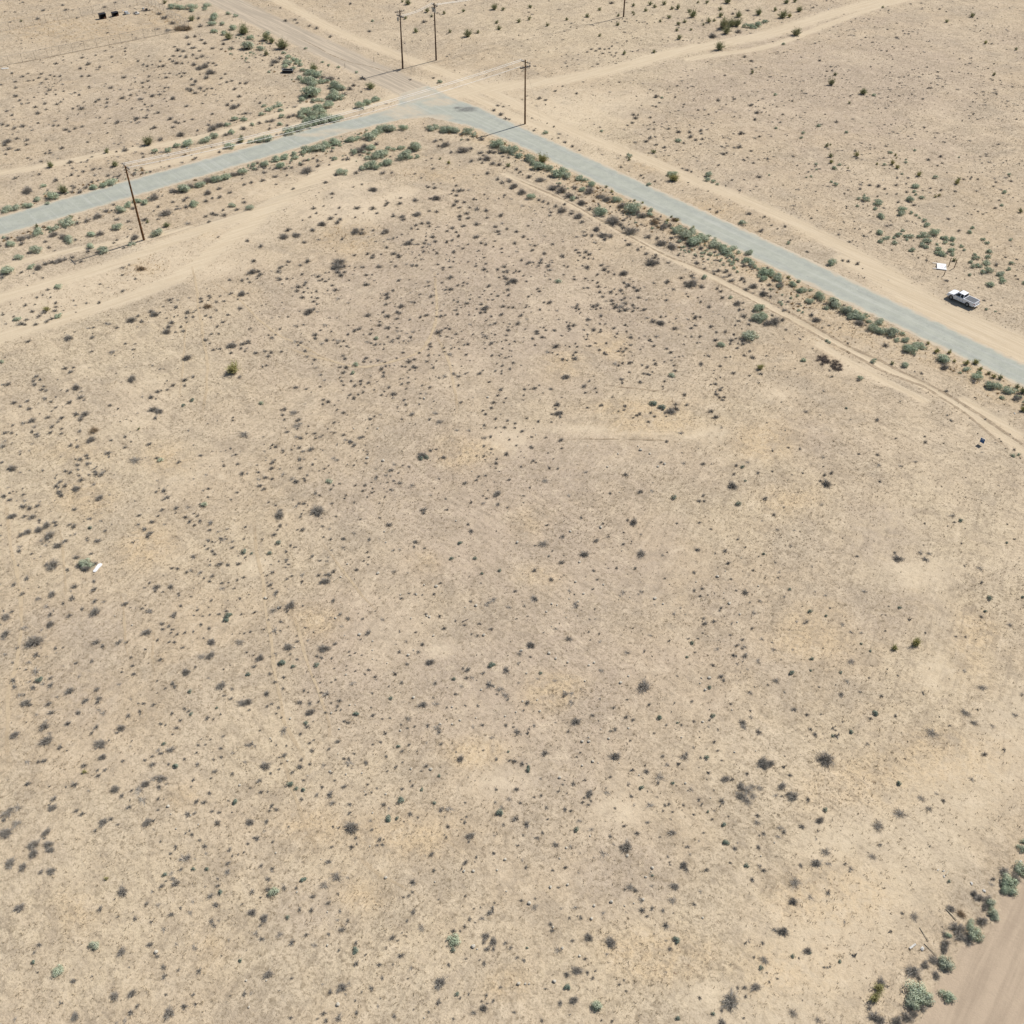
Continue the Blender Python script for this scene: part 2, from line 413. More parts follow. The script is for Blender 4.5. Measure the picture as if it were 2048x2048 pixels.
TRK.append(('B', resample(W([(300, 335), (420, 305), (560, 262), (640, 236), (760, 205), (800, 188)]), 5), 1.3))
TRK.append(('A', resample(W([(1010, 348), (1130, 402), (1209, 444), (1289, 487), (1334, 512), (1421, 552), (1536, 612), (1615, 655), (1695, 698), (1774, 738), (1854, 774), (1933, 822), (1990, 862), (2080, 925)]), 5), .75))
TRK.append(('A', resample(W([(1640, 690), (1720, 735), (1800, 778), (1850, 800)]), 4), .8))
TRK.append(('A', resample(W([(1930, 800), (1990, 840), (2040, 870)]), 4), .8))
GRAYR = [(resample(W([(330, -60), (450, 2), (530, 42), (640, 92), (740, 140), (835, 185)]), 6), 4.6)]
BROWN = W([(2120, 1710), (2048, 1766), (2000, 1796), (1986, 1841), (1960, 1880), (1907, 1907), (1902, 1941), (1867, 1973), (1854, 2026), (1822, 2060), (1780, 2140), (2400, 2200), (2400, 1700)])
WARM = [(933, 911, 70, 40), (1304, 850, 160, 22), (1280, 818, 120, 22), (1526, 880, 70, 40), (424, 466, 60, 20), (1060, 1049, 60, 40), (848, 1123, 60, 40), (625, 1240, 80, 55), (1102, 1378, 75, 45), (954, 1505, 70, 35), (1621, 1261, 95, 55), (1590, 1000, 70, 40), (1325, 1918, 130, 60), (1568, 1950, 120, 80), (1717, 1568, 130, 70), (1886, 1515, 110, 60), (360, 1590, 40, 30), (424, 1897, 50, 60), (625, 1653, 80, 45), (810, 1670, 140, 50), (1070, 1155, 60, 40), (159, 1000, 80, 45), (286, 1100, 60, 60), (1940, 1280, 60, 80), (1650, 1790, 110, 70), (140, 900, 90, 35), (330, 920, 60, 40), (720, 1790, 60, 40), (1220, 690, 60, 30), (1010, 1970, 60, 40), (150, 1830, 100, 70), (1130, 730, 60, 35)]
LILAC = [(900, 583, 230, 110), (1198, 935, 190, 55), (244, 215, 240, 80), (820, 800, 220, 90), (1749, 1080, 120, 70), (750, 1000, 150, 80), (1100, 1560, 150, 90), (170, 1390, 90, 90), (1330, 640, 160, 70), (1060, 700, 150, 80), (1250, 1180, 150, 80), (170, 1250, 110, 60), (1700, 140, 300, 70), (640, 1840, 90, 80), (90, 1700, 120, 80), (1420, 1200, 120, 100), (1230, 1750, 120, 100), (1800, 1230, 160, 90), (1640, 870, 110, 60), (900, 1330, 90, 60)]
PALE = [(1280, 866, 150, 9), (1180, 858, 90, 9), (1730, 735, 70, 16), (1960, 835, 60, 14), (1640, 680, 50, 14), (380, 520, 170, 45), (500, 455, 110, 40), (700, 420, 130, 40), (1150, 330, 90, 25), (960, 170, 120, 30), (500, 1130, 60, 30), (1010, 880, 60, 30), (880, 1300, 30, 18), (1000, 1560, 80, 40), (1830, 1150, 100, 40), (560, 390, 90, 30), (700, 370, 90, 30), (800, 390, 60, 25), (1400, 870, 90, 22), (1090, 230, 150, 60), (1200, 210, 120, 40), (1560, 790, 60, 25), (420, 540, 60, 25), (1660, 1690, 120, 60), (1420, 1990, 70, 35), (1880, 1330, 60, 60), (1240, 1620, 60, 40)]
CREAM = [(120, 1000, 260, 260), (150, 1800, 380, 330), (700, 1900, 420, 220), (1900, 1300, 220, 520), (1700, 1650, 330, 260), (1300, 1950, 380, 160), (1250, 60, 420, 110), (250, 700, 330, 110), (1300, 840, 300, 60), (600, 1500, 260, 160), (1150, 280, 260, 90), (1450, 1000, 260, 130), (480, 1100, 200, 110)]
ROSE = [(1050, 1050, 420, 260), (950, 620, 420, 230), (1100, 1350, 420, 200), (1700, 180, 420, 180), (700, 1300, 200, 160)]
PALEBAND = [(W([(-60, 670), (100, 612), (250, 555), (400, 505), (500, 450), (600, 385), (680, 335)]), 5.5, .85), (W([(1480, 2080), (1600, 1960), (1700, 1830), (1830, 1680), (2048, 1450), (2150, 1350)]), 4.0, .7), (W([(840, 160), (900, 205), (1000, 240)]), 3.5, .9), (W([(770, 215), (840, 165)]), 4, .8)]
STRAW = [(120, 55, 180, 28), (330, 40, 70, 30), (1690, 660, 130, 60), (1760, 690, 90, 40), (1480, 480, 60, 30), (1990, 790, 60, 30), (1300, 330, 60, 20), (700, 470, 70, 30), (870, 350, 80, 20), (280, 530, 60, 25), (1420, 420, 70, 25)]
trk_pts = [t[1] for t in TRK] + [g[0] for g in GRAYR] + [ROAD + [ROAD[0]], BROWN + [BROWN[0]]]

def blob(x, y, L, seed):
    "soft patches on the ground with wandering outlines"
    px, py = x * 0 + 0., x * 0
    z = x * _fw[0] + y * _fw[1] - H * _fw[2]
    z = np.maximum(z, 1)
    px = 1024 + FPX * (x * RT[0] + y * RT[1] - H * RT[2]) / z; py = 1024 - FPX * (x * UP[0] + y * UP[1] - H * UP[2]) / z
    wob = (vn(x, y, 15, seed, 4) - .5) * 1.1 + (vn(x, y, 4, seed + 3, 3) - .5) * .9
    out = np.zeros(x.shape)
    for cx, cy, rx, ry in L:
        d = np.sqrt(((px - cx) / rx) ** 2 + ((py - cy) / ry) ** 2)
        out = np.maximum(out, 1 - sstep(.1, 1.3, d + wob))
    return out

def flatness(x, y):
    d = np.full(np.shape(x), 1e9)
    for P in trk_pts: d = np.minimum(d, dseg(x, y, P[::1] if len(P) < 40 else P[::3]))
    ins = inside(x, y, ROAD) | inside(x, y, BROWN)
    return np.where(ins, 0, sstep(4, 14, d))

def relief(x, y):
    return ((vn(x, y, 26, 3, 3) - .5) * .55 + (vn(x, y, 3.2, 9, 2) - .5) * .15)

def gz(x, y):
    x = np.atleast_1d(np.asarray(x, float)); y = np.atleast_1d(np.asarray(y, float))
    return flatness(x, y) * relief(x, y)

def build_ground():
    xs = np.r_[[-9000, -4000, -1500, -700, -400, -260], np.arange(-205, 205.1, .55), [260, 400, 700, 1500, 4000, 9000]]
    ys = np.r_[[-6000, -1500, -300, -60, 5], np.arange(24, 350, .55), [365, 400, 470, 600, 900, 2000, 5000, 12000]]
    X, Y = np.meshgrid(xs, ys); nx, ny = len(xs), len(ys)
    x = X.ravel(); y = Y.ravel()
    near = (np.abs(x) < 215) & (y > 20) & (y < 355)
    z = np.zeros(len(x)); z[near] = gz(x[near], y[near])
    V = np.c_[x, y, z]
    i = np.arange((nx - 1) * (ny - 1)); r = i // (nx - 1); c = i % (nx - 1); a = r * nx + c
    me = mesh_np('ground', V, np.c_[a, a + 1, a + nx + 1, a + nx], MAT['ground'], True)
    def attr(name, v):
        A = me.attributes.new(name, 'FLOAT', 'POINT'); A.data.foreach_set('value', np.ascontiguousarray(v, dtype=np.float32))
    ta = np.zeros(len(x)); tb = np.zeros(len(x)); xn, yn = x[near], y[near]
    for k, P, hw in TRK:
        v = 1 - sstep(hw * .35, hw * 1.75, dseg(xn, yn, P[::2] if len(P) > 30 else P))
        t = ta if k == 'A' else tb
        t[near] = np.maximum(t[near], v)
    g = np.zeros(len(x))
    for P, hw in GRAYR: g[near] = np.maximum(g[near], 1 - sstep(hw * .6, hw * 1.3, dseg(xn, yn, P)))
    br = np.zeros(len(x)); dd = dseg(xn, yn, BROWN + [BROWN[0]]); br[near] = np.where(inside(xn, yn, BROWN), .5 + np.clip(dd / 2.2, 0, .5), .5 - np.clip(dd / 2.2, 0, .5))
    o = {}
    for nm, L, sdd in (('warm', WARM, 21), ('lilac', LILAC, 33), ('pale', PALE, 47), ('straw', STRAW, 59), ('cream', CREAM, 83), ('rose', ROSE, 97)):
        v = np.zeros(len(x)); v[near] = blob(xn, yn, L, sdd); o[nm] = v
    for P, hw, k in PALEBAND: o['pale'][near] = np.maximum(o['pale'][near], k * (1 - sstep(hw * .4, hw * 1.5, dseg(xn, yn, P) + (vn(xn, yn, 9, 7, 3) - .5) * 4)))
    # band of straw litter along the near side of the right-hand road
    vb = np.zeros(len(x)); v1 = dseg(xn, yn, W([(940, 262), (1024, 300), (1536, 550), (2048, 800), (2300, 925)])); vb[near] = (1 - sstep(1.5, 4.5, v1)) * .9; o['straw'] = np.maximum(o['straw'], vb)
    bare = np.maximum.reduce([ta, tb, g, br, o['pale'] * .55])
    attr('trackA', ta); attr('trackB', tb); attr('pale', o['pale']); attr('grayroad', g); attr('brown', br); attr('bare', bare)
    attr('warm', o['warm']); attr('cream', o['cream']); attr('rose', o['rose']); attr('lilac', o['lilac']); attr('straw', o['straw'])
    tag(add('ground', me), kind='structure')
build_ground()

def build_road():
    xs = np.arange(-190, 205, .5); ys = np.arange(60, 300, .5)
    X, Y = np.meshgrid(xs, ys); x = X.ravel(); y = Y.ravel(); nx, ny = len(xs), len(ys)
    RS = resample_closed(ROAD)
    near = inside(x, y, ROAD); d = np.full(len(x), 9.)
    m2 = np.zeros(len(x), bool); m2[:] = dseg(x, y, ROAD[::1] + [ROAD[0]]) < 2.0
    sel = near | m2; d[sel] = dseg(x[sel], y[sel], RS)
    s = np.where(near, d, -d)
    i = np.arange((nx - 1) * (ny - 1)); r = i // (nx - 1); c = i % (nx - 1); a = r * nx + c
    F = np.c_[a, a + 1, a + nx + 1, a + nx]
    keep = (s[F] > -1.2).any(axis=1) & sel[F].all(axis=1); F = F[keep]
    u, inv = np.unique(F.ravel(), return_inverse=True)
    V = np.c_[x[u], y[u], np.full(len(u), .012)]
    me = mesh_np('road', V, inv.reshape(-1, 4), MAT['road'])
    def attr(name, v):
        A = me.attributes.new(name, 'FLOAT', 'POINT'); A.data.foreach_set('value', np.ascontiguousarray(v, dtype=np.float32))
    xx, yy = x[u], y[u]
    attr('inset', s[u])
    attr('dust', blob(xx, yy, [(832, 182, 60, 22), (800, 225, 55, 16), (850, 236, 50, 8), (700, 262, 120, 9), (880, 205, 40, 9), (620, 270, 90, 7)], 5) * .9)
    attr('stain', blob(xx, yy, [(930, 219, 30, 8), (915, 216, 16, 6)], 8))
    bx, by = G(830, 205); n = np.array([math.cos(math.radians(-50.5)), math.sin(math.radians(-50.5))])
    attr('leg', sstep(2, -6, (xx - bx) * n[0] + (yy - by) * n[1]) if False else (1 - sstep(-6, 2, (xx - bx) * n[0] + (yy - by) * n[1])))
    tag(add('road', me), kind='structure')

def resample_closed(P):
    P = np.array(P + [P[0]]); out = []
    for a, b in zip(P[:-1], P[1:]):
        k = max(1, int(np.hypot(*(b - a)) / 20)); out += [tuple(a + (b - a) * t / k) for t in range(k)]
    out.append(out[0]); return out
build_road()

def strip(name, pts, width, mat, z=.016, seed=0, step=.35):
    P = resample(W(pts), step); T = np.gradient(P, axis=0); T /= np.hypot(*T.T)[:, None]; Nn = np.c_[-T[:, 1], T[:, 0]]
    s = np.arange(len(P)) * step
    wdt = width * (.55 + .9 * vn(s, s * 0, 1.1, seed, 2)); off = (vn(s, s * 0 + 9, 5, seed + 5, 2) - .5) * .5
    C = P + Nn * off[:, None]; A = C + Nn * wdt[:, None] / 2; B = C - Nn * wdt[:, None] / 2
    zz = np.maximum(gz(A[:, 0], A[:, 1]), gz(B[:, 0], B[:, 1])) + z
    V = np.r_[np.c_[A, zz], np.c_[B, zz]]; n = len(P); i = np.arange(n - 1)
    me = mesh_np(name, V, np.c_[i, i + 1, i + n + 1, i + n], mat)
    f = np.clip(np.minimum(s, s[-1] - s) / 6, 0, 1); A_ = me.attributes.new('fade', 'FLOAT', 'POINT'); A_.data.foreach_set('value', np.r_[f, f].astype(np.float32))
    return tag(add(name, me), kind='structure')

RUT1 = [(1024, 355), (1130, 400), (1209, 445), (1289, 488), (1334, 511), (1421, 546), (1536, 602), (1615, 644.5), (1695, 692), (1774, 729), (1854, 766), (1933, 811), (1986, 848), (2048, 891), (2120, 945)]
RUT2 = [(1400, 548), (1536, 618), (1615, 660), (1695, 703), (1774, 745), (1854, 777), (1933, 830), (1986, 872), (2040, 915)]
strip('path_rut', RUT1, .55, MAT['rut'], seed=1); strip('path_rut', RUT2, .5, MAT['rut'], seed=2)
strip('path_rut', [(1183, 764), (1230, 772), (1290, 780), (1368, 790)], .35, MAT['line'], .03, 3)
strip('path_rut', [(1120, 879), (1200, 879), (1290, 880), (1380, 887)], .3, MAT['line'], .03, 4)
strip('path_rut', [(0, 132.5), (95, 114), (190, 95), (290, 75), (379, 58)], .6, MAT['line'], .02, 5)
strip('path_rut', [(600, 76), (680, 118), (740, 133), (800, 150)], .35, MAT['line'], .016, 6)
for k, (pts, wd) in enumerate([
    ([(10, 1000), (16, 1024), (26, 1103), (37, 1183), (40, 1262), (30, 1330), (16, 1382), (14, 1460), (18, 1536)], .38),
    ([(505, 1040), (512, 1090), (528, 1183), (541, 1289), (560, 1400), (575, 1461), (618, 1536)], .35),
    ([(570, 1200), (588, 1230), (612, 1310), (640, 1400), (658, 1450), (663, 1500)], .3),
    ([(308, 1250), (307, 1300), (310, 1360)], .3), ([(383, 530), (396, 600), (409, 697), (415, 760), (404, 830)], .4),
    ([(372, 640), (366, 700), (360, 800)], .3), ([(240, 1180), (252, 1290), (262, 1330)], .28),
    ([(870, 540), (871, 640), (843, 700), (790, 722), (720, 734), (650, 720), (565, 695)], .45),
    ([(870, 660), (893, 720), (912, 790), (915, 830)], .35), ([(420, 560), (480, 600), (540, 660), (600, 690), (670, 726)], .35),
    ([(560, 1500), (590, 1600), (640, 1720)], .3), ([(120, 1050), (128, 1130), (132, 1200)], .25),
    ([(640, 1080), (700, 1160), (760, 1230)], .28), ([(700, 1700), (780, 1760), (860, 1800)], .3)]):
    strip('path_trail', pts, wd, MAT['trail'], .02, 20 + k, .4)

# ------------------------------------------------------------------ shrubs
def unit(v): return v / (np.linalg.norm(v, axis=-1, keepdims=True) + 1e-9)

def twig_arrays(n, seed, h=.75, bw=.03, spread=1.0, side=2, low=4):
    "a bush of thin kinked twigs fanning out from the root"
    r = np.random.default_rng(seed)
    az = r.uniform(0, 2 * np.pi, n); el = np.radians(low + (86 - low) * r.beta(1.0, 1.25, n))
    lob = 1 + .22 * np.sin(az * 2 + r.uniform(0, 6)) + .16 * np.sin(az * 3 + r.uniform(0, 6)) + .1 * np.sin(az * 5 + r.uniform(0, 6))
    L = r.uniform(.6, 1.05, n) * lob
    d = np.c_[np.cos(el) * np.cos(az) * spread, np.cos(el) * np.sin(az) * spread, np.sin(el) * h]
    b = np.c_[r.normal(0, .07, n), r.normal(0, .07, n), np.zeros(n)]
    tip = b + d * L[:, None]; mid = b + d * L[:, None] * .5 + r.normal(0, .06, (n, 3)) + np.array([0, 0, .05])
    mid[:, 2] = np.abs(mid[:, 2]); tip += r.normal(0, .05, (n, 3)); tip[:, 2] = np.maximum(tip[:, 2], .03)
    s = unit(np.cross(d, r.normal(0, 1, (n, 3)))) * bw
    V = np.stack([b - s * .5, b + s * .5, mid + s * .55, mid - s * .55, tip], 1).reshape(-1, 3)
    i = np.arange(n) * 5
    Q = np.c_[i, i + 1, i + 2, i + 3]; T = np.c_[i + 3, i + 2, i + 4]
    if side:
        m = n * side; k = r.integers(0, n, m); t = r.uniform(.35, .95, m)[:, None]
        p = np.where(t < .5, b[k] + (mid[k] - b[k]) * t * 2, mid[k] + (tip[k] - mid[k]) * (t - .5) * 2)
        q = p + unit(d[k] + r.normal(0, .7, (m, 3))) * r.uniform(.12, .30, m)[:, None]; q[:, 2] = np.maximum(q[:, 2], .02)
        s2 = unit(np.cross(q - p, r.normal(0, 1, (m, 3)))) * bw * .8
        o = len(V); V = np.r_[V, np.stack([p - s2 * .5, p + s2 * .5, q], 1).reshape(-1, 3)]
        j = o + np.arange(m) * 3; T = np.r_[T, np.c_[j, j + 1, j + 2]]
    return V, Q, T

def leaf_arrays(n, seed, h=.85, ls=.12, lobes=5, fill=.35, up=0.0):
    "clumps of small leaf sprays on and inside a lobed crown"
    r = np.random.default_rng(seed)
    la = r.uniform(0, 2 * np.pi, lobes); lr = r.uniform(.3, .7, lobes); lz = r.uniform(.08, .5, lobes) * h; lR = r.uniform(.26, .5, lobes)
    lR[0] = .55; lr[0] = .1; lz[0] = h * .32
    k = r.choice(lobes, n, p=lR ** 2 / (lR ** 2).sum())
    u = unit(r.normal(0, 1, (n, 3))); u[:, 2] = np.abs(u[:, 2]) * 1.0 - .25 * (r.random(n) < .3)
    u = unit(u); rad = lR[k] * np.where(r.random(n) < fill, r.uniform(.3, .85, n), r.uniform(.74, 1.16, n))
    c = np.c_[lr[k] * np.cos(la[k]), lr[k] * np.sin(la[k]), lz[k]] + u * rad[:, None] * np.array([1, 1, h])
    c[:, 2] = np.maximum(c[:, 2], .03)
    V = []; 
    for t in range(3):
        tg = r.normal(0, 1, (n, 3)); tg = unit(tg - (tg * u).sum(1, keepdims=True) * u); d = unit(tg + u * r.uniform(-.1, .9, n)[:, None]); s = unit(np.cross(u, d) + r.normal(0, .3, (n, 3)))
        L = r.uniform(.7, 1.3, n)[:, None] * ls
        V.append(np.stack([c - s * L * .32, c + s * L * .32, c + d * L], 1))
    V = np.concatenate(V, 0).reshape(-1, 3); T = np.arange(len(V)).reshape(-1, 3)
    return V, np.zeros((0, 4), int), T

def sprig_arrays(n, seed, h=1.0, ls=.09):
    "upright creosote-like sprigs carrying leaves on their upper part"
    r = np.random.default_rng(seed)
    V, Q, T = twig_arrays(n, seed, h, .028, .85, 0, 22)
    b = V[0::5] * .5 + V[1::5] * .5; tip = V[4::5]
    m = n * 9; k = r.integers(0, n, m); t = r.uniform(.35, 1.02, m)[:, None]
    p = b[k] + (tip[k] - b[k]) * t + r.normal(0, .035, (m, 3)); p[:, 2] = np.maximum(p[:, 2], .03)
    d = unit(tip[k] - b[k] + r.normal(0, .9, (m, 3))); s = unit(np.cross(d, r.normal(0, 1, (m, 3)))); L = r.uniform(.7, 1.3, m)[:, None] * ls
    W_ = np.stack([p - s * L * .35, p + s * L * .35, p + d * L], 1).reshape(-1, 3)
    o = len(V); return (V, Q, T), (W_, np.zeros((0, 4), int), np.arange(len(W_)).reshape(-1, 3))

def join(*P):
    V = []; Q = []; T = []; o = 0
    for v, q, t in P: V.append(v); Q.append(q + o); T.append(t + o); o += len(v)
    return np.concatenate(V), np.concatenate(Q), np.concatenate(T)

def mk(name, arr, mat): return mesh_np(name, arr[0], [arr[1], arr[2]], MAT[mat])

LIB = {}
def lib(kind, hi):
    hi = int(hi); key = (kind, hi)
    if key in LIB: return LIB[key]
    L = []
    for v in range(7 if not hi else 6):
        s = v * 13 + sum(map(ord, kind)) + (500 if hi else 0)
        if kind in 'gp' and hi == 2: L.append(mk('dry_shrub', twig_arrays(230 if kind == 'g' else 130, s, .66 if kind == 'g' else .26, .026 if kind == 'g' else .017, 1, 4, 3), 'dry' if kind == 'g' else 'pale'))
        elif kind == 'g': L.append(mk('dry_shrub', twig_arrays(420 if hi else 150, s, .72, .022 if hi else .036, 1, 3 if hi else 2), 'dry'))
        elif kind == 'p': L.append(mk('dead_brush', twig_arrays(170 if hi else 80, s, .24, .015 if hi else .024, 1.05, 3 if hi else 2, 2), 'pale'))
        elif kind == 'b': L.append(mk('dry_weed', twig_arrays(300 if hi else 120, s, .5, .022 if hi else .034, 1, 2, 4), 'brown'))
        elif kind == 's': L.append(mk('sage_bush', leaf_arrays(950 if hi else 270, s, .85, .095 if hi else .16, 9 if hi else 6, .35), 'sage'))
        elif kind == 'd': L.append(mk('sage_bush', leaf_arrays(500 if hi else 240, s, .85, .12 if hi else .17, 4, .3), 'dark'))
        elif kind in 'cy':
            a, b = sprig_arrays(150 if hi else 60, s, 1.05, .085 if hi else .13)
            L.append(mk('desert_bush', join(a, b), 'olive' if kind == 'c' else 'yellow'))
    LIB[key] = L; return L

STEMS = {}
def stems(v):
    if v not in STEMS: STEMS[v] = mk('stems', twig_arrays(90, 900 + v, .7, .035, .8, 1, 15), 'stem')
    return STEMS[v]

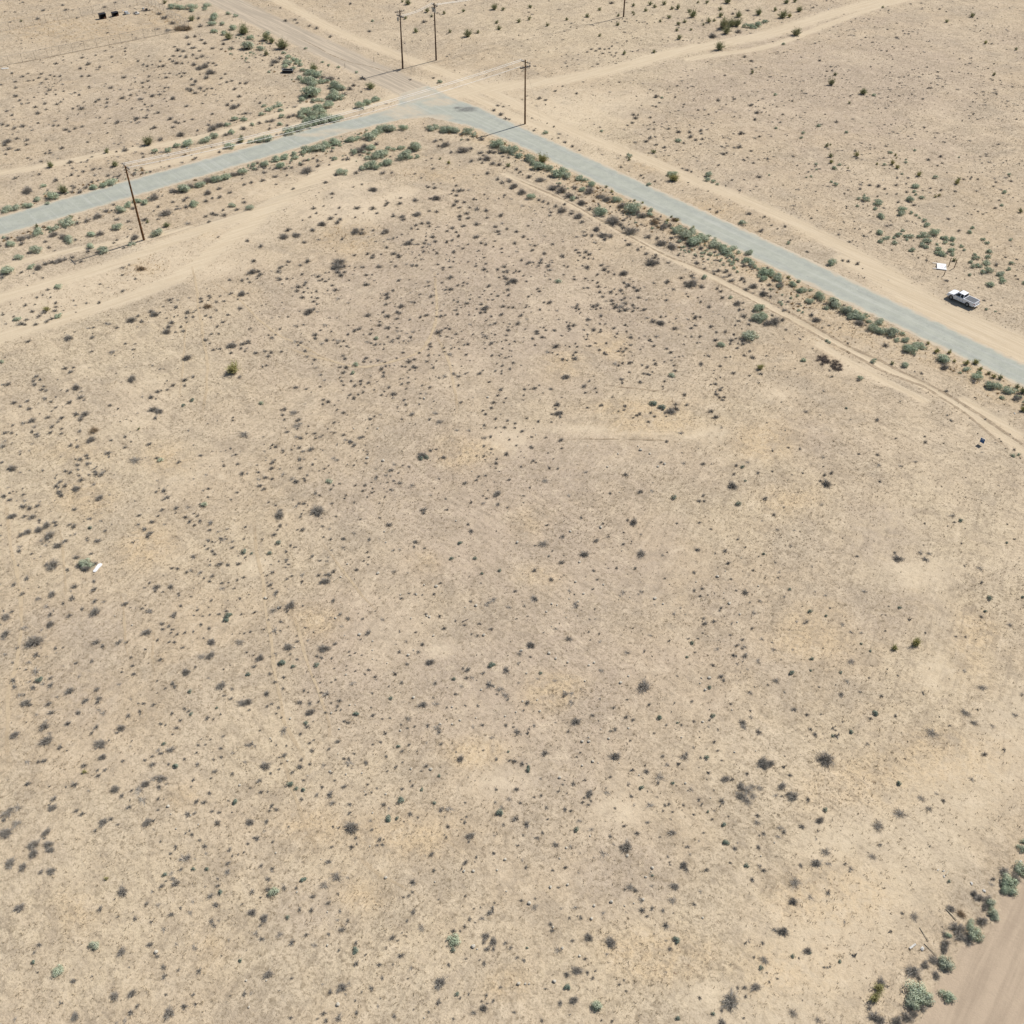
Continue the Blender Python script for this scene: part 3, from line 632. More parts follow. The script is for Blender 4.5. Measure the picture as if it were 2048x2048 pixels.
TILES = {
(0, 0): """131,5,8s 137,6,6s 145,5,7s 145,8,5s 156,4,6s 124,2,4c 161,13,9s 168,18,6s 160,18,6s 175,21,7s 161,24,6s 189,29,6s 169,26,5s 150,14,4 151,19,5 144,15,6c 183,24,11c 172,29,8c 186,36,10s 172,10,4s 177,12,4s 155,7,4s
111,108,9c 38,125,7c 86,124,8c 80,114,5c 47,144,10c 181,106,8c 125,170,6c 16,16,3c 173,110,8s 189,107,5s 5,158,9s 13,156,7s 20,155,7s 32,140,5s 71,141,6s 77,140,6s 84,137,8s 40,148,8s 29,150,6s 36,153,4s 133,110,6s 142,108,9s 154,106,8s 161,102,7s 170,101,6 174,100,5s 126,113,6s 117,114,5s 136,101,7 171,94,5s 177,90,6s 184,90,5s 183,97,6 190,94,4s 160,96,9 20,143,12 53,122,6 37,115,4 46,111,5 34,115,4 54,132,5 42,136,6 63,129,5 70,128,5 75,127,3 11,134,5 59,133,3 81,132,5 89,133,4 101,131,5 113,129,4 107,130,4 69,137,4 56,141,5 64,141,6 60,144,6 55,145,4 108,118,4 121,105,6 94,113,7 88,114,3 66,107,4
90,158,9s 80,159,6 103,152,7s 115,149,11 110,153,6s 96,155,6s 130,144,8 137,143,10s 143,140,8 150,139,8s 156,136,8 163,135,9s 170,133,8s 176,131,8 182,129,7s 191,124,5s 73,163,8 65,166,7 58,168,6 50,168,10s 42,172,6s 36,172,5s 22,178,6 28,175,8s 15,180,9 5,180,6 8,184,6s 0,185,4 16,184,6 28,171,4c 53,164,5c 47,178,8 52,181,9s 57,181,5 40,177,7 75,176,8 68,177,7s 88,171,8s 88,165,5 97,167,5 67,185,7s 26,189,8s 37,186,5 34,182,5 77,189,8s 77,187,5 66,189,5 101,179,8 99,184,5s 88,181,3 86,183,4 117,176,9s 109,165,6 111,167,4c 124,160,10 119,165,4 133,157,5 119,156,4 100,157,5 110,151,5 130,152,4 146,154,7s 140,156,6 139,151,4 141,149,4 156,145,7 155,151,5 165,148,6 160,149,4 165,142,5 173,145,4 184,152,5 175,155,6s 188,156,6s 168,158,4 160,161,6 155,163,5 157,167,5 169,162,5 178,158,5 189,137,5 183,134,3 184,139,5 186,181,5 141,168,7p 93,187,4
84,42,4 66,47,6 104,45,4 112,42,3 42,47,5 60,51,4 75,50,4 62,43,4 79,38,3 72,41,3 94,36,3 94,38,3 108,48,4 111,49,4 121,46,4 123,49,5 120,50,4 132,35,4 134,37,6 138,38,5 145,36,5 150,38,4 141,28,5 147,27,4 152,30,5 154,32,4 142,33,4 160,36,4 167,37,4 174,36,6 168,33,5 131,42,4 136,42,4 140,42,5 145,41,4 148,44,4 152,42,5 128,44,4 130,46,4 133,47,6 137,47,4 146,48,6 150,51,8 154,50,7 158,54,9 155,58,7 161,47,4 163,49,4 157,47,4 151,56,3 170,56,4 167,59,4 135,55,3 139,55,4 137,57,4 144,60,4 147,61,5 145,64,5 128,55,3 125,58,4 93,58,5 67,57,4 61,57,4 31,55,4 29,58,4 35,59,4 38,56,3 41,57,3 45,57,4 25,60,3 17,57,4 9,55,4 11,61,4 21,61,3 0,64,4 12,66,4 37,68,5 67,66,3 83,66,5 60,71,4 42,71,3 12,73,5 15,76,4 35,71,3 48,69,3 56,70,3 92,74,5 98,72,4 108,66,3 107,62,4 112,57,4 112,66,3 111,61,4 102,61,3 124,66,4 127,66,3 130,74,6 115,72,6 120,71,4 106,75,5 143,68,6 147,70,5 141,67,5 151,67,5 156,67,3 160,67,3 154,69,3 171,62,4 181,63,4 185,63,4 175,61,4 177,67,5 180,73,5 43,78,5 46,77,3 34,78,4 26,81,5 28,85,6 35,83,4 61,82,7 55,82,4 63,77,3 72,77,4 74,75,4 81,75,4 81,78,4 80,81,4 58,80,3 100,82,3 107,83,3 115,80,3 119,85,5 141,80,5 153,78,3 171,79,6 176,80,7 180,79,5 175,76,4 160,86,4 185,85,4 183,86,3 128,90,7 132,92,5 116,96,6 113,97,3 103,89,6 88,92,6 83,89,3 75,89,3 110,89,4 111,87,3 51,90,3 145,90,4 139,92,3 134,93,4 130,96,4 149,98,4 165,94,8 157,94,4 44,95,4 40,95,4 49,97,5 56,97,4 62,95,4 52,99,4 17,95,6 11,96,5 6,95,4 2,94,4 5,84,4 9,87,4 20,105,5 12,104,5 5,106,7 3,109,6 6,112,6 13,113,5 20,109,4 4,116,4 37,113,3 21,119,3 61,122,3 66,121,3 69,118,3 29,131,4 81,100,3 91,102,2 79,93,3 58,13,3 49,7,4 32,8,4 47,4,4 79,5,4 87,2,3 17,1,3 11,9,3 3,9,2 28,14,5 120,10,6b 124,13,7b 130,17,6b 134,21,8b 140,21,9b 137,20,7b 126,22,7p 118,21,6p 109,8,6p""",
(1, 0): """7,29,9c 11,32,7c 19,35,11c 43,52,8c 86,66,8c 7,41,6c 3,37,6s 8,25,5s 24,43,5s 28,45,5s 31,47,6s 34,49,5s 20,40,4s 24,47,7s 21,50,6s 14,46,8 12,49,6 18,44,5 28,52,5s 35,53,5s 40,55,8s 38,54,5s 46,57,8s 50,58,6 54,59,8 52,62,6s 32,59,6s 36,61,6s 40,61,9s 44,64,7s 48,62,5s 57,59,5 60,65,9s 63,67,8s 70,67,7 73,64,5 58,63,5s 80,59,6 79,69,3 40,71,12s 46,69,7s 36,73,5s 34,75,5s 43,76,6s 48,75,6s 54,74,5s 60,73,9s 66,71,6 57,70,8s
34,86,8s 38,84,9s 42,86,8s 46,82,10s 48,85,8s 53,80,7s 54,77,6s 42,92,10s 48,91,10s 53,90,10s 58,90,8s 62,89,6s 38,91,8s 34,88,6s 33,97,10s 38,95,7s 24,100,8s 30,97,5s 78,80,8s 83,77,7s 89,75,7s 92,75,5s 7,105,9s 2,106,6s 24,88,6 28,87,5 20,88,5s 12,91,6 8,91,5 2,93,5 10,97,4 17,94,5s 23,94,4 15,101,3 17,79,6s 10,82,6s 14,81,4s 18,83,5s 4,86,5s 6,80,4s 29,80,7p 3,77,4
57,107,9s 52,109,8s 46,111,9s 42,112,7s 38,113,9s 36,115,6s 72,105,7s 76,104,5s 69,106,4s 85,103,9s 88,100,8s 93,98,8s 98,97,9s 102,97,6s 111,96,6s 130,97,8s 136,96,6s 143,97,10s 149,98,8s 159,100,8s 163,102,5s 78,113,9 82,110,8 86,111,7s 90,108,6 83,106,4 74,115,6s 69,119,6 65,120,4 59,120,5s 28,116,6s 29,119,5s 20,118,8s 14,120,8s 18,125,7s 22,127,5 26,126,5 6,124,6s 34,124,6 38,128,10 46,125,6 46,121,5 43,119,4 57,114,4 55,124,3 13,128,3 6,130,5 14,133,5 5,136,5 23,132,4 15,139,3 84,119,6s 89,118,8s 93,116,9s 97,114,5s 100,112,5s 108,111,6s 104,113,4s 118,111,10s 115,111,5 111,118,10s 115,119,6s 121,118,5s 98,122,8s 94,124,5s 90,126,6s 86,125,9s 80,127,6s 75,130,6 64,130,8s 60,132,4 101,118,3 95,130,6 102,130,4 133,127,4 120,131,4 52,137,5 28,142,4 139,120,3c 145,123,4y 88,143,7 57,146,5 57,149,3 73,141,3 80,139,3 135,106,6 139,105,4 142,109,9 137,110,4 147,115,4 155,113,11 162,112,5 132,119,3 170,105,6 180,109,10s 185,113,9s 191,113,8s 169,115,6 176,114,7 179,115,5 174,119,7 169,120,5 162,121,5 178,123,7 183,124,6 186,118,4 190,119,4 190,125,5c 191,136,6 185,137,6 182,135,5 192,142,5 174,130,6 187,147,4 175,149,3 164,149,4 172,146,3
130,141,5 134,142,5 151,140,4 149,143,4 153,143,6 156,143,4 151,147,4 147,146,3 135,149,8 131,150,4 120,151,7 109,149,4 108,153,6 99,153,6 97,155,4 151,151,5 149,154,6 157,152,4 153,156,4 161,156,4 166,157,6 173,158,5 159,160,5 153,162,5 153,165,4 160,164,5 136,159,5 130,159,4 121,161,7 119,162,4 110,163,6 111,165,6 103,163,5 91,161,4 88,157,6 76,157,6 63,157,4 60,162,3 75,164,3 43,157,5 45,161,4 51,156,3 41,164,3 35,166,3 81,161,2 56,165,6 49,169,7 63,166,5 61,168,6 42,173,6 24,173,6 20,178,8 30,177,7 74,174,9 79,176,6 80,173,4 97,174,8 65,180,4 36,182,5 47,180,5p 3,185,6 98,186,5 103,179,4 106,179,3 114,183,7 110,177,3 117,181,5 126,189,4 127,183,4 126,186,4 84,191,5 88,192,4 94,191,3 103,191,5 107,192,4 74,192,4 125,168,5 130,168,6 120,170,5 117,172,4 122,173,3 131,171,4 133,178,5 128,181,3 135,182,5 134,188,3 136,191,4 166,168,6 148,171,5 156,170,5 151,175,4 144,174,4 153,178,4 144,182,5 148,181,4 149,189,5 156,187,4 160,184,3 166,178,6 170,183,4 173,184,4 168,189,4 180,171,5 182,174,5 183,176,4 184,162,7 174,164,4 189,172,4 179,186,3 185,187,4 185,190,3
114,2,6c 129,8,5c 142,10,4c 156,8,4c 179,6,7c 186,7,4c 120,23,5c 146,24,4c 159,26,7c 167,24,4c 181,17,4c 183,21,5c 113,14,4c 126,16,5 88,16,3s 132,12,3c 96,14,2 71,3,4 110,1,3c 31,17,3 22,15,4 45,21,5 56,27,4 40,19,4 18,6,3 29,15,4 85,23,5 138,62,4s 116,60,3 134,59,3 182,79,4 179,83,4 184,86,5 188,89,4 191,90,3 186,80,3 50,47,3s 55,49,3s 62,51,3s 75,55,3s 37,37,3s""",
(2, 0): """13,5,4c 13,14,4c 5,16,4c 26,19,4c 56,12,5c 66,7,4c 41,15,4c 80,12,4c 79,19,4c 91,4,4c 104,3,4c 107,5,4c 114,3,4c 91,9,3c 100,8,4c 92,11,3c 66,27,4c 124,23,4c 126,29,5c 118,13,4c 112,16,3c 84,40,5c 107,39,4c 135,23,3c 156,36,9c 120,7,4c 125,6,5c 136,12,6c 137,10,5c 133,9,4c 147,2,4c 140,2,3c 162,2,6c 157,7,5c 157,12,5c 125,18,4c 130,17,4c 148,17,5c 152,16,4c 144,19,3c 185,10,6c 158,20,12c 164,19,9c 169,19,8c 161,24,8c 170,12,6c 166,10,4 151,27,8 170,24,6 178,8,4 176,20,5s 180,20,6s 186,18,7s 190,16,5s 183,21,4s 75,2,5
120,131,7s 121,135,9y 148,132,6s 147,135,5s 152,137,4s 155,139,3s 103,139,4s 108,137,3 87,118,5s 88,120,3c 24,100,5s 16,98,3 67,99,3s 31,95,3 26,93,2 30,105,2 35,104,3 51,113,3 97,132,4 99,134,3 88,129,2 45,110,4 40,107,4 173,168,6s 187,174,5 178,161,5 190,163,4 149,158,3 154,160,4
108,73,5 113,74,3s 91,86,5 95,86,3 104,88,3 93,89,5 90,92,4 87,94,3 103,97,3 107,97,3 118,97,4 125,99,5 134,103,6 138,105,4 134,99,4 142,98,5 143,105,4 125,106,5s 101,106,5 104,103,5 129,108,4 172,100,6 171,111,5 159,116,5 140,83,3 148,86,3 130,79,3 129,81,3 155,75,4 184,84,5 183,90,4 180,79,4 175,43,4 181,55,4c 180,46,4 160,57,3 48,70,4 38,65,3 25,75,4 20,74,5 32,68,4 186,103,4 186,133,5 167,101,3 166,136,3 132,128,4 135,129,3 106,115,5c 114,111,4
60,37,3 63,38,3 66,36,4 70,37,3 73,36,3 57,39,3 68,40,3 75,35,3
0,114,8s 5,118,6s 13,120,9s 16,123,6s 22,121,9y 20,126,10s 27,127,7s 33,131,10s 38,130,8s 42,133,8s 49,134,8s 55,136,6s 58,139,7s 57,143,11 52,143,6s 47,141,6 66,148,8 71,150,8 79,151,8s 82,155,8 90,157,12s 97,162,9 93,160,8 105,158,5s 103,162,6s 12,133,6 3,127,5 6,129,4 20,135,8 30,141,9 37,143,10 43,147,8 34,140,6 48,149,5 52,153,8 45,150,5s 58,157,7 66,160,9s 14,148,7s 7,145,7 1,140,7 20,151,4 23,152,5 27,153,4 32,155,6 37,158,9 44,161,5 49,163,7 52,167,6 75,166,14 81,169,7 107,167,10b 113,171,9 88,174,12 83,171,6 63,173,8 60,177,5 68,177,9 74,178,7 70,180,6 56,177,3 102,178,7 109,179,5 112,183,10 120,186,10 124,173,8s 130,177,12s 136,174,6s 138,182,12s 133,183,7 141,178,7s 145,180,7s 148,178,5s 142,187,7b 152,185,9s 153,181,5s 159,187,8s 161,190,10s 166,187,7s 170,190,5s 178,191,6s 153,190,5 125,192,4 122,165,8b 118,170,6 88,184,6 85,181,3 95,188,5 97,186,3 101,191,5 108,192,4 55,190,6 58,192,6 50,190,5 48,188,4 30,184,4 24,191,5 15,189,5 17,185,4 12,180,3 8,178,5 3,174,5 2,183,5 29,160,4 15,166,2 12,170,3 92,151,3y 98,153,3y 71,141,3c 75,145,3y 117,166,4y 124,166,4y 120,164,3c 137,171,3y""",
(3, 0): """10,12,9c 16,12,5y 23,8,6c 5,8,4c 20,25,9c 34,6,3 13,2,5c 20,1,4c 86,5,3c 153,12,5c 134,16,4c 164,32,4y 187,37,3c 170,56,4c 47,63,7c 50,56,4c 48,53,3 71,70,7c 80,72,4s 61,78,3c 44,110,5c 47,109,2c 47,118,5c 47,122,4y 66,117,5y 82,124,3y 93,123,5y 97,126,5y 96,117,3y 97,119,2y 113,132,5y 60,127,2y 142,138,6y 143,136,4c 129,147,3y 126,148,3y 190,159,5c 11,33,3s 5,71,3s
6,97,3s 37,95,4s 27,100,3s 14,102,2 25,104,3s 59,100,3s 19,118,3 22,125,3 36,124,3s 36,128,2s 53,124,3s 50,127,4s 29,134,2s 32,133,3s 24,131,2 1,132,2s 51,139,4s 47,137,3s 92,115,4s 111,113,3s 87,119,3 104,120,2s 88,124,3s 104,122,3s 120,120,4 130,118,4 131,123,3 144,119,2s 144,122,2 128,125,3 126,133,4s 101,131,2s 97,134,3 110,140,6s 96,139,4 104,138,3 83,140,5 76,139,4 69,142,4 88,142,4 104,144,4 110,144,4s 122,142,3 130,143,4 141,144,4 90,146,3 97,146,3 107,150,7s 115,149,5s 111,147,3s 73,150,6s 68,149,3s 72,147,3s 68,155,3s 59,157,2 82,153,6s 81,157,4s 98,152,4 110,154,4 114,155,2 101,158,7s 100,161,6s 107,160,4s 112,162,3s 114,164,3s 118,166,4s 120,169,5s 119,170,5s 115,170,2 85,163,6s 83,175,6s 101,173,4s 98,177,5s 95,179,4s 72,178,4 84,182,5s 88,180,4s 91,179,4s 94,183,5s 107,177,5s 104,178,5s 104,180,4s 118,177,7s 114,178,4s 124,175,7s 119,182,7s 116,184,6s 119,186,4s 108,188,5s 107,189,3s 134,179,5s 138,180,5s 131,179,4s 127,184,3s 127,187,5s 129,190,6s 138,188,5s 145,186,4s 148,188,3s 126,190,4s 139,184,4s 133,182,4s 131,192,5s 139,192,4s 155,192,4s 166,190,5s 144,174,4 154,172,4s 151,175,4s 162,181,4s 165,183,4s 183,181,3s 136,165,4 140,155,3 171,156,4 176,154,3s 178,145,5s 174,150,3 182,132,3s 177,123,2 189,124,2 152,130,2 156,130,2 153,135,3 158,135,3 147,135,3 170,140,3 172,137,3b 156,158,2 158,159,3 162,161,3 165,160,2 153,162,2 160,142,2 180,171,2 51,91,4 18,76,3 39,45,4 187,90,3 15,183,4s 12,171,4 7,172,3 2,170,3""",
(0, 1): """5,11,10s 14,1,7s 23,8,6s 29,8,8 34,6,6 39,4,7 44,3,8 49,2,6 54,1,5 61,4,4 16,12,4 1,16,6 25,13,3 22,15,2 44,23,5s 32,16,3 92,26,4 57,42,2 75,35,5 55,33,3 57,37,4p 19,37,5 32,29,3 28,31,4 36,25,4 38,31,3 26,36,3 42,35,4 42,38,4 41,41,5 24,41,5 48,41,2 2,44,4 10,45,3 35,40,6y 33,42,5 29,45,5 12,47,5s 20,48,4 15,51,6 19,51,4 27,51,5 35,49,6 39,47,5 43,45,5s 4,51,4p 106,9,8b 102,17,4 92,14,4
21,64,6 51,61,9 69,61,5 70,58,2 66,54,5p 56,57,2 81,51,6p 88,54,4 94,66,4 102,66,3 69,71,4 84,72,8p 86,75,2 100,70,3 1,80,4s 99,48,9 107,49,5 104,45,4 114,41,6 116,44,8 121,42,3 110,46,2 128,33,5 129,35,3 123,38,3 133,38,5 129,41,2 141,42,6 140,46,4 145,46,4 141,50,3 134,45,2 131,46,3 129,50,7 127,53,6 136,53,4 138,56,5 125,57,7 132,57,3 151,32,5 152,34,4 158,30,4 157,33,3 163,34,4 169,34,4 151,39,3 156,38,7b 155,45,4 159,46,4 153,48,2 166,30,3 174,28,5 182,28,7 187,28,3 179,32,3 181,39,5 172,44,4 168,50,4 164,53,4 159,59,4 165,58,4 152,60,2 155,63,5 158,66,3 161,71,4 166,70,4 163,70,2 174,67,7 177,68,6 172,69,4 183,66,6 187,64,5 186,66,4 182,70,4 185,72,4 174,73,4 192,73,4 173,18,4 182,18,5 188,20,4 191,3,6 190,12,8 187,17,3
141,76,8 140,77,6 115,83,3 121,85,3 175,86,12y 181,91,5 49,84,5 53,87,6 55,83,4 27,90,6 25,93,5 26,96,6 30,92,4 31,100,5 34,101,4 33,98,4 5,95,7 99,92,9 57,98,7 51,101,4 60,106,7 52,110,7 42,106,3 38,109,4 42,114,4 39,117,3 36,121,6 10,110,6 20,109,5 15,113,4 22,115,5 83,112,5 115,115,8 120,117,7 117,122,5 107,106,4p 114,106,6 118,108,3 119,102,5 122,101,3 126,101,4 130,97,5 139,93,6 146,91,5 139,98,4 145,109,4d 139,113,4d 57,119,7 63,119,8 61,123,5 46,122,5 44,125,4 39,128,5 47,130,4 46,134,4 38,133,5 24,124,7 17,126,7p 10,128,4 24,132,5 27,134,5 30,119,2 9,133,5 4,133,5 60,132,5 70,131,9b 68,138,7 3,144,4 53,142,6 58,143,6 81,148,7 82,151,3 94,136,4 98,133,2 105,131,3c 94,144,4 99,140,3 112,142,6 101,153,11p 118,152,5 121,153,5s 135,155,5 151,150,4 160,147,3p 146,143,2 178,150,4 169,158,4 183,164,6 179,157,4 184,134,11p 176,122,3 157,127,2 174,145,3 170,147,2
65,150,5 66,152,4 66,156,5 60,153,6 58,157,5 49,162,4 53,163,5 61,168,6 59,165,4 67,164,4 72,164,6 76,164,6 71,162,4 9,160,8 6,161,3 1,156,4 45,170,5 42,173,6 48,173,6 46,180,6 44,177,5 57,175,7 70,172,6p 17,175,3 17,180,5 3,181,6 7,178,4 12,178,2 17,188,7 22,190,6 28,188,5 75,182,7 56,191,5 126,182,6 122,191,5 133,190,5 154,187,5s 151,187,3 179,178,4 174,184,3 157,175,4 155,165,4p 157,182,3 146,168,3p 142,189,5p 91,125,2 95,123,2 99,125,2""",
(1, 1): """24,4,5 23,7,3 33,7,4 38,3,6 20,8,4 18,9,4 16,11,5 52,12,3 62,4,11 60,8,10 66,7,6 58,8,6 61,11,6 55,12,3 64,14,6 67,12,4 70,7,3 75,8,3 87,1,5 92,7,6 105,7,5 102,4,3 108,0,5 83,14,4 87,14,3 83,21,7 118,7,5 121,7,4 107,18,5 34,14,4 42,15,2 47,15,5 50,17,4 48,18,3 52,19,4 55,17,3 18,17,5 23,17,4 28,17,2 3,14,7 1,11,5 1,17,3 32,23,6 31,26,5 36,22,4 39,24,3 36,27,4 45,26,4 39,28,2 35,31,6 42,28,2 43,34,4 46,31,4 42,31,3 54,26,3 57,22,4 60,25,6 40,41,8 38,43,6 43,40,5
98,28,6 99,31,6 103,26,4 109,24,2 98,36,4 109,37,7 119,35,4 132,30,5 133,35,3 96,42,4 99,45,6 106,42,6 108,43,4 106,47,4 84,44,6 93,49,4 93,52,5 99,54,6 106,54,3 87,55,4 104,51,2 77,55,5 74,56,5 69,59,4 86,59,4 44,59,6 53,63,5 58,63,3 62,63,6p 66,64,4 64,68,3 68,68,4 61,66,4 91,62,4s 99,61,3 103,63,3 107,62,4 111,64,3 117,61,4 87,66,4 90,67,5 94,67,3 97,67,3 96,70,3 111,73,4 124,46,4 139,45,6 143,45,3 136,46,3 137,6,4 141,8,4 146,8,4 149,4,3 141,10,3 146,16,7 152,22,4 156,22,3 159,21,3 147,24,5 143,25,4 140,20,3 146,27,2 149,33,3 152,34,4 159,35,5 158,38,2 149,41,2 151,41,4 155,39,2 152,44,4 161,42,2 161,44,3 166,7,4 173,6,3 172,10,5 174,12,3 173,16,2 182,10,4 187,8,5 187,12,4 189,11,3 183,16,3 187,15,3 188,17,5 190,20,6 190,25,5 175,23,5 176,22,3 172,26,3 162,29,2 171,29,2 177,29,3 182,30,4 175,33,3 178,33,3 187,28,2 170,36,4 172,39,7 166,40,3 174,38,3 169,43,5 173,42,4 177,46,4 173,49,3 186,38,5 185,44,5 190,39,3 187,34,2 180,51,4 187,51,2 190,56,5 193,54,2 189,60,3
137,57,7 140,56,4 143,54,4 146,55,4 145,53,2 139,60,3 144,61,3 151,59,4 155,57,2 152,65,2 156,63,2 164,59,3 171,58,2 174,62,3 178,59,2 180,60,3 171,61,2 160,66,4 157,67,2 131,66,4 132,68,4 130,70,3 141,69,4 139,67,2 142,72,3 147,70,3 150,69,2 153,70,3 158,74,4 173,70,3 172,66,2 178,66,5 176,67,3 186,70,3 191,67,3 191,72,2 189,64,3 185,65,2 180,65,2 130,75,4 123,73,3 134,75,2 146,74,2 154,78,2 178,75,4 183,75,3 188,77,3 191,76,3 115,79,6 119,78,4 110,83,4 113,83,3 118,83,4 120,84,4 94,85,6 98,83,3 97,80,3 87,80,3 81,80,4 83,77,5 75,82,5s 65,75,4 67,77,5 63,84,4 68,84,5 66,88,5 73,88,4s 63,92,3 96,90,5 134,84,4 129,80,3 136,79,3 148,83,2 155,83,2 182,81,3 186,83,4 191,85,4 168,88,5 171,86,3 180,87,4 185,87,3 185,89,3 116,86,3 114,88,2 120,87,2 115,92,3 109,93,3 111,93,2 115,96,4 110,97,4 113,100,3 120,93,2 125,98,3 131,99,4 136,91,2 138,92,3 154,88,2 153,91,2 153,97,4 176,95,4 184,100,5 72,94,4 79,94,5 85,95,5 74,98,5 79,97,4 82,99,3 66,97,3 91,95,2 89,101,3 81,103,4 100,99,4 94,105,4 97,102,3 104,104,6 98,106,2 103,108,2 71,105,4 74,107,6 77,105,3 30,99,5 38,101,4 42,103,2 54,110,5 51,109,4 50,112,3 59,113,3 61,116,3 66,119,5 4,111,4s 21,116,5 20,120,4 21,124,4 32,124,5 28,118,9p 30,128,7p 33,127,5p 86,123,5 89,121,3 59,126,4 110,123,3 113,112,4 112,109,4 117,120,6 134,110,3 135,118,6p 131,123,4 138,125,8p 116,127,2 120,127,2 154,110,4 151,131,5p 160,131,5p 150,116,2 177,114,5 171,117,3 173,119,4 179,110,5 182,105,4 188,107,3 187,110,3 181,123,4 172,127,4 181,129,3 187,129,4 190,124,4 172,137,6p 177,136,4 177,145,4 172,143,4 172,151,4 177,149,2 179,150,2 181,153,4 181,156,5 173,154,2 166,151,3 189,149,6 191,138,3
49,90,3 18,55,4 12,61,3 32,67,4 37,71,4 19,72,4 11,73,5 7,72,4 9,76,4 0,73,4 8,83,4 24,46,3 40,129,3 44,134,4 54,131,3 59,134,3 66,135,4 84,130,3 50,136,2 31,131,3 33,138,5 33,145,5 35,148,5p 41,146,6 45,138,3 15,144,4 20,147,4 29,144,2 27,147,3 71,141,6 74,143,5 58,152,6p 60,154,5p 14,154,3 33,154,5 33,160,5 12,160,5 12,157,4 43,158,4 55,159,3 52,161,3 30,170,6 37,170,4 36,168,3 12,168,4 3,173,5 6,176,5 2,168,5p 48,163,2 55,170,5s 63,172,3 56,176,4 55,164,2 45,179,5 48,181,3 68,181,3 67,183,3 74,186,3 57,186,4 28,184,2 32,187,4 36,187,4 46,191,13 9,186,3 15,188,3 18,192,5 77,147,2 81,147,2 84,147,2 84,150,3 71,151,2 76,155,2 83,156,3 74,158,3 69,158,2 92,144,2 125,150,7 129,152,5d 124,153,4d 131,147,4 123,149,3 136,146,3 133,146,2 111,158,3 102,162,5 91,167,4 75,173,3 82,173,4 83,177,2 80,177,4 88,176,3 89,178,2 87,171,2 94,172,2 99,178,2 101,176,3 84,182,3 97,182,3 107,164,3 138,153,2 157,171,5 166,169,4 168,166,4 173,166,3 181,179,8 171,181,3 174,183,3 182,187,5 171,186,5p 190,190,3 191,169,4 143,183,3 126,191,6 144,192,3 105,172,2""",
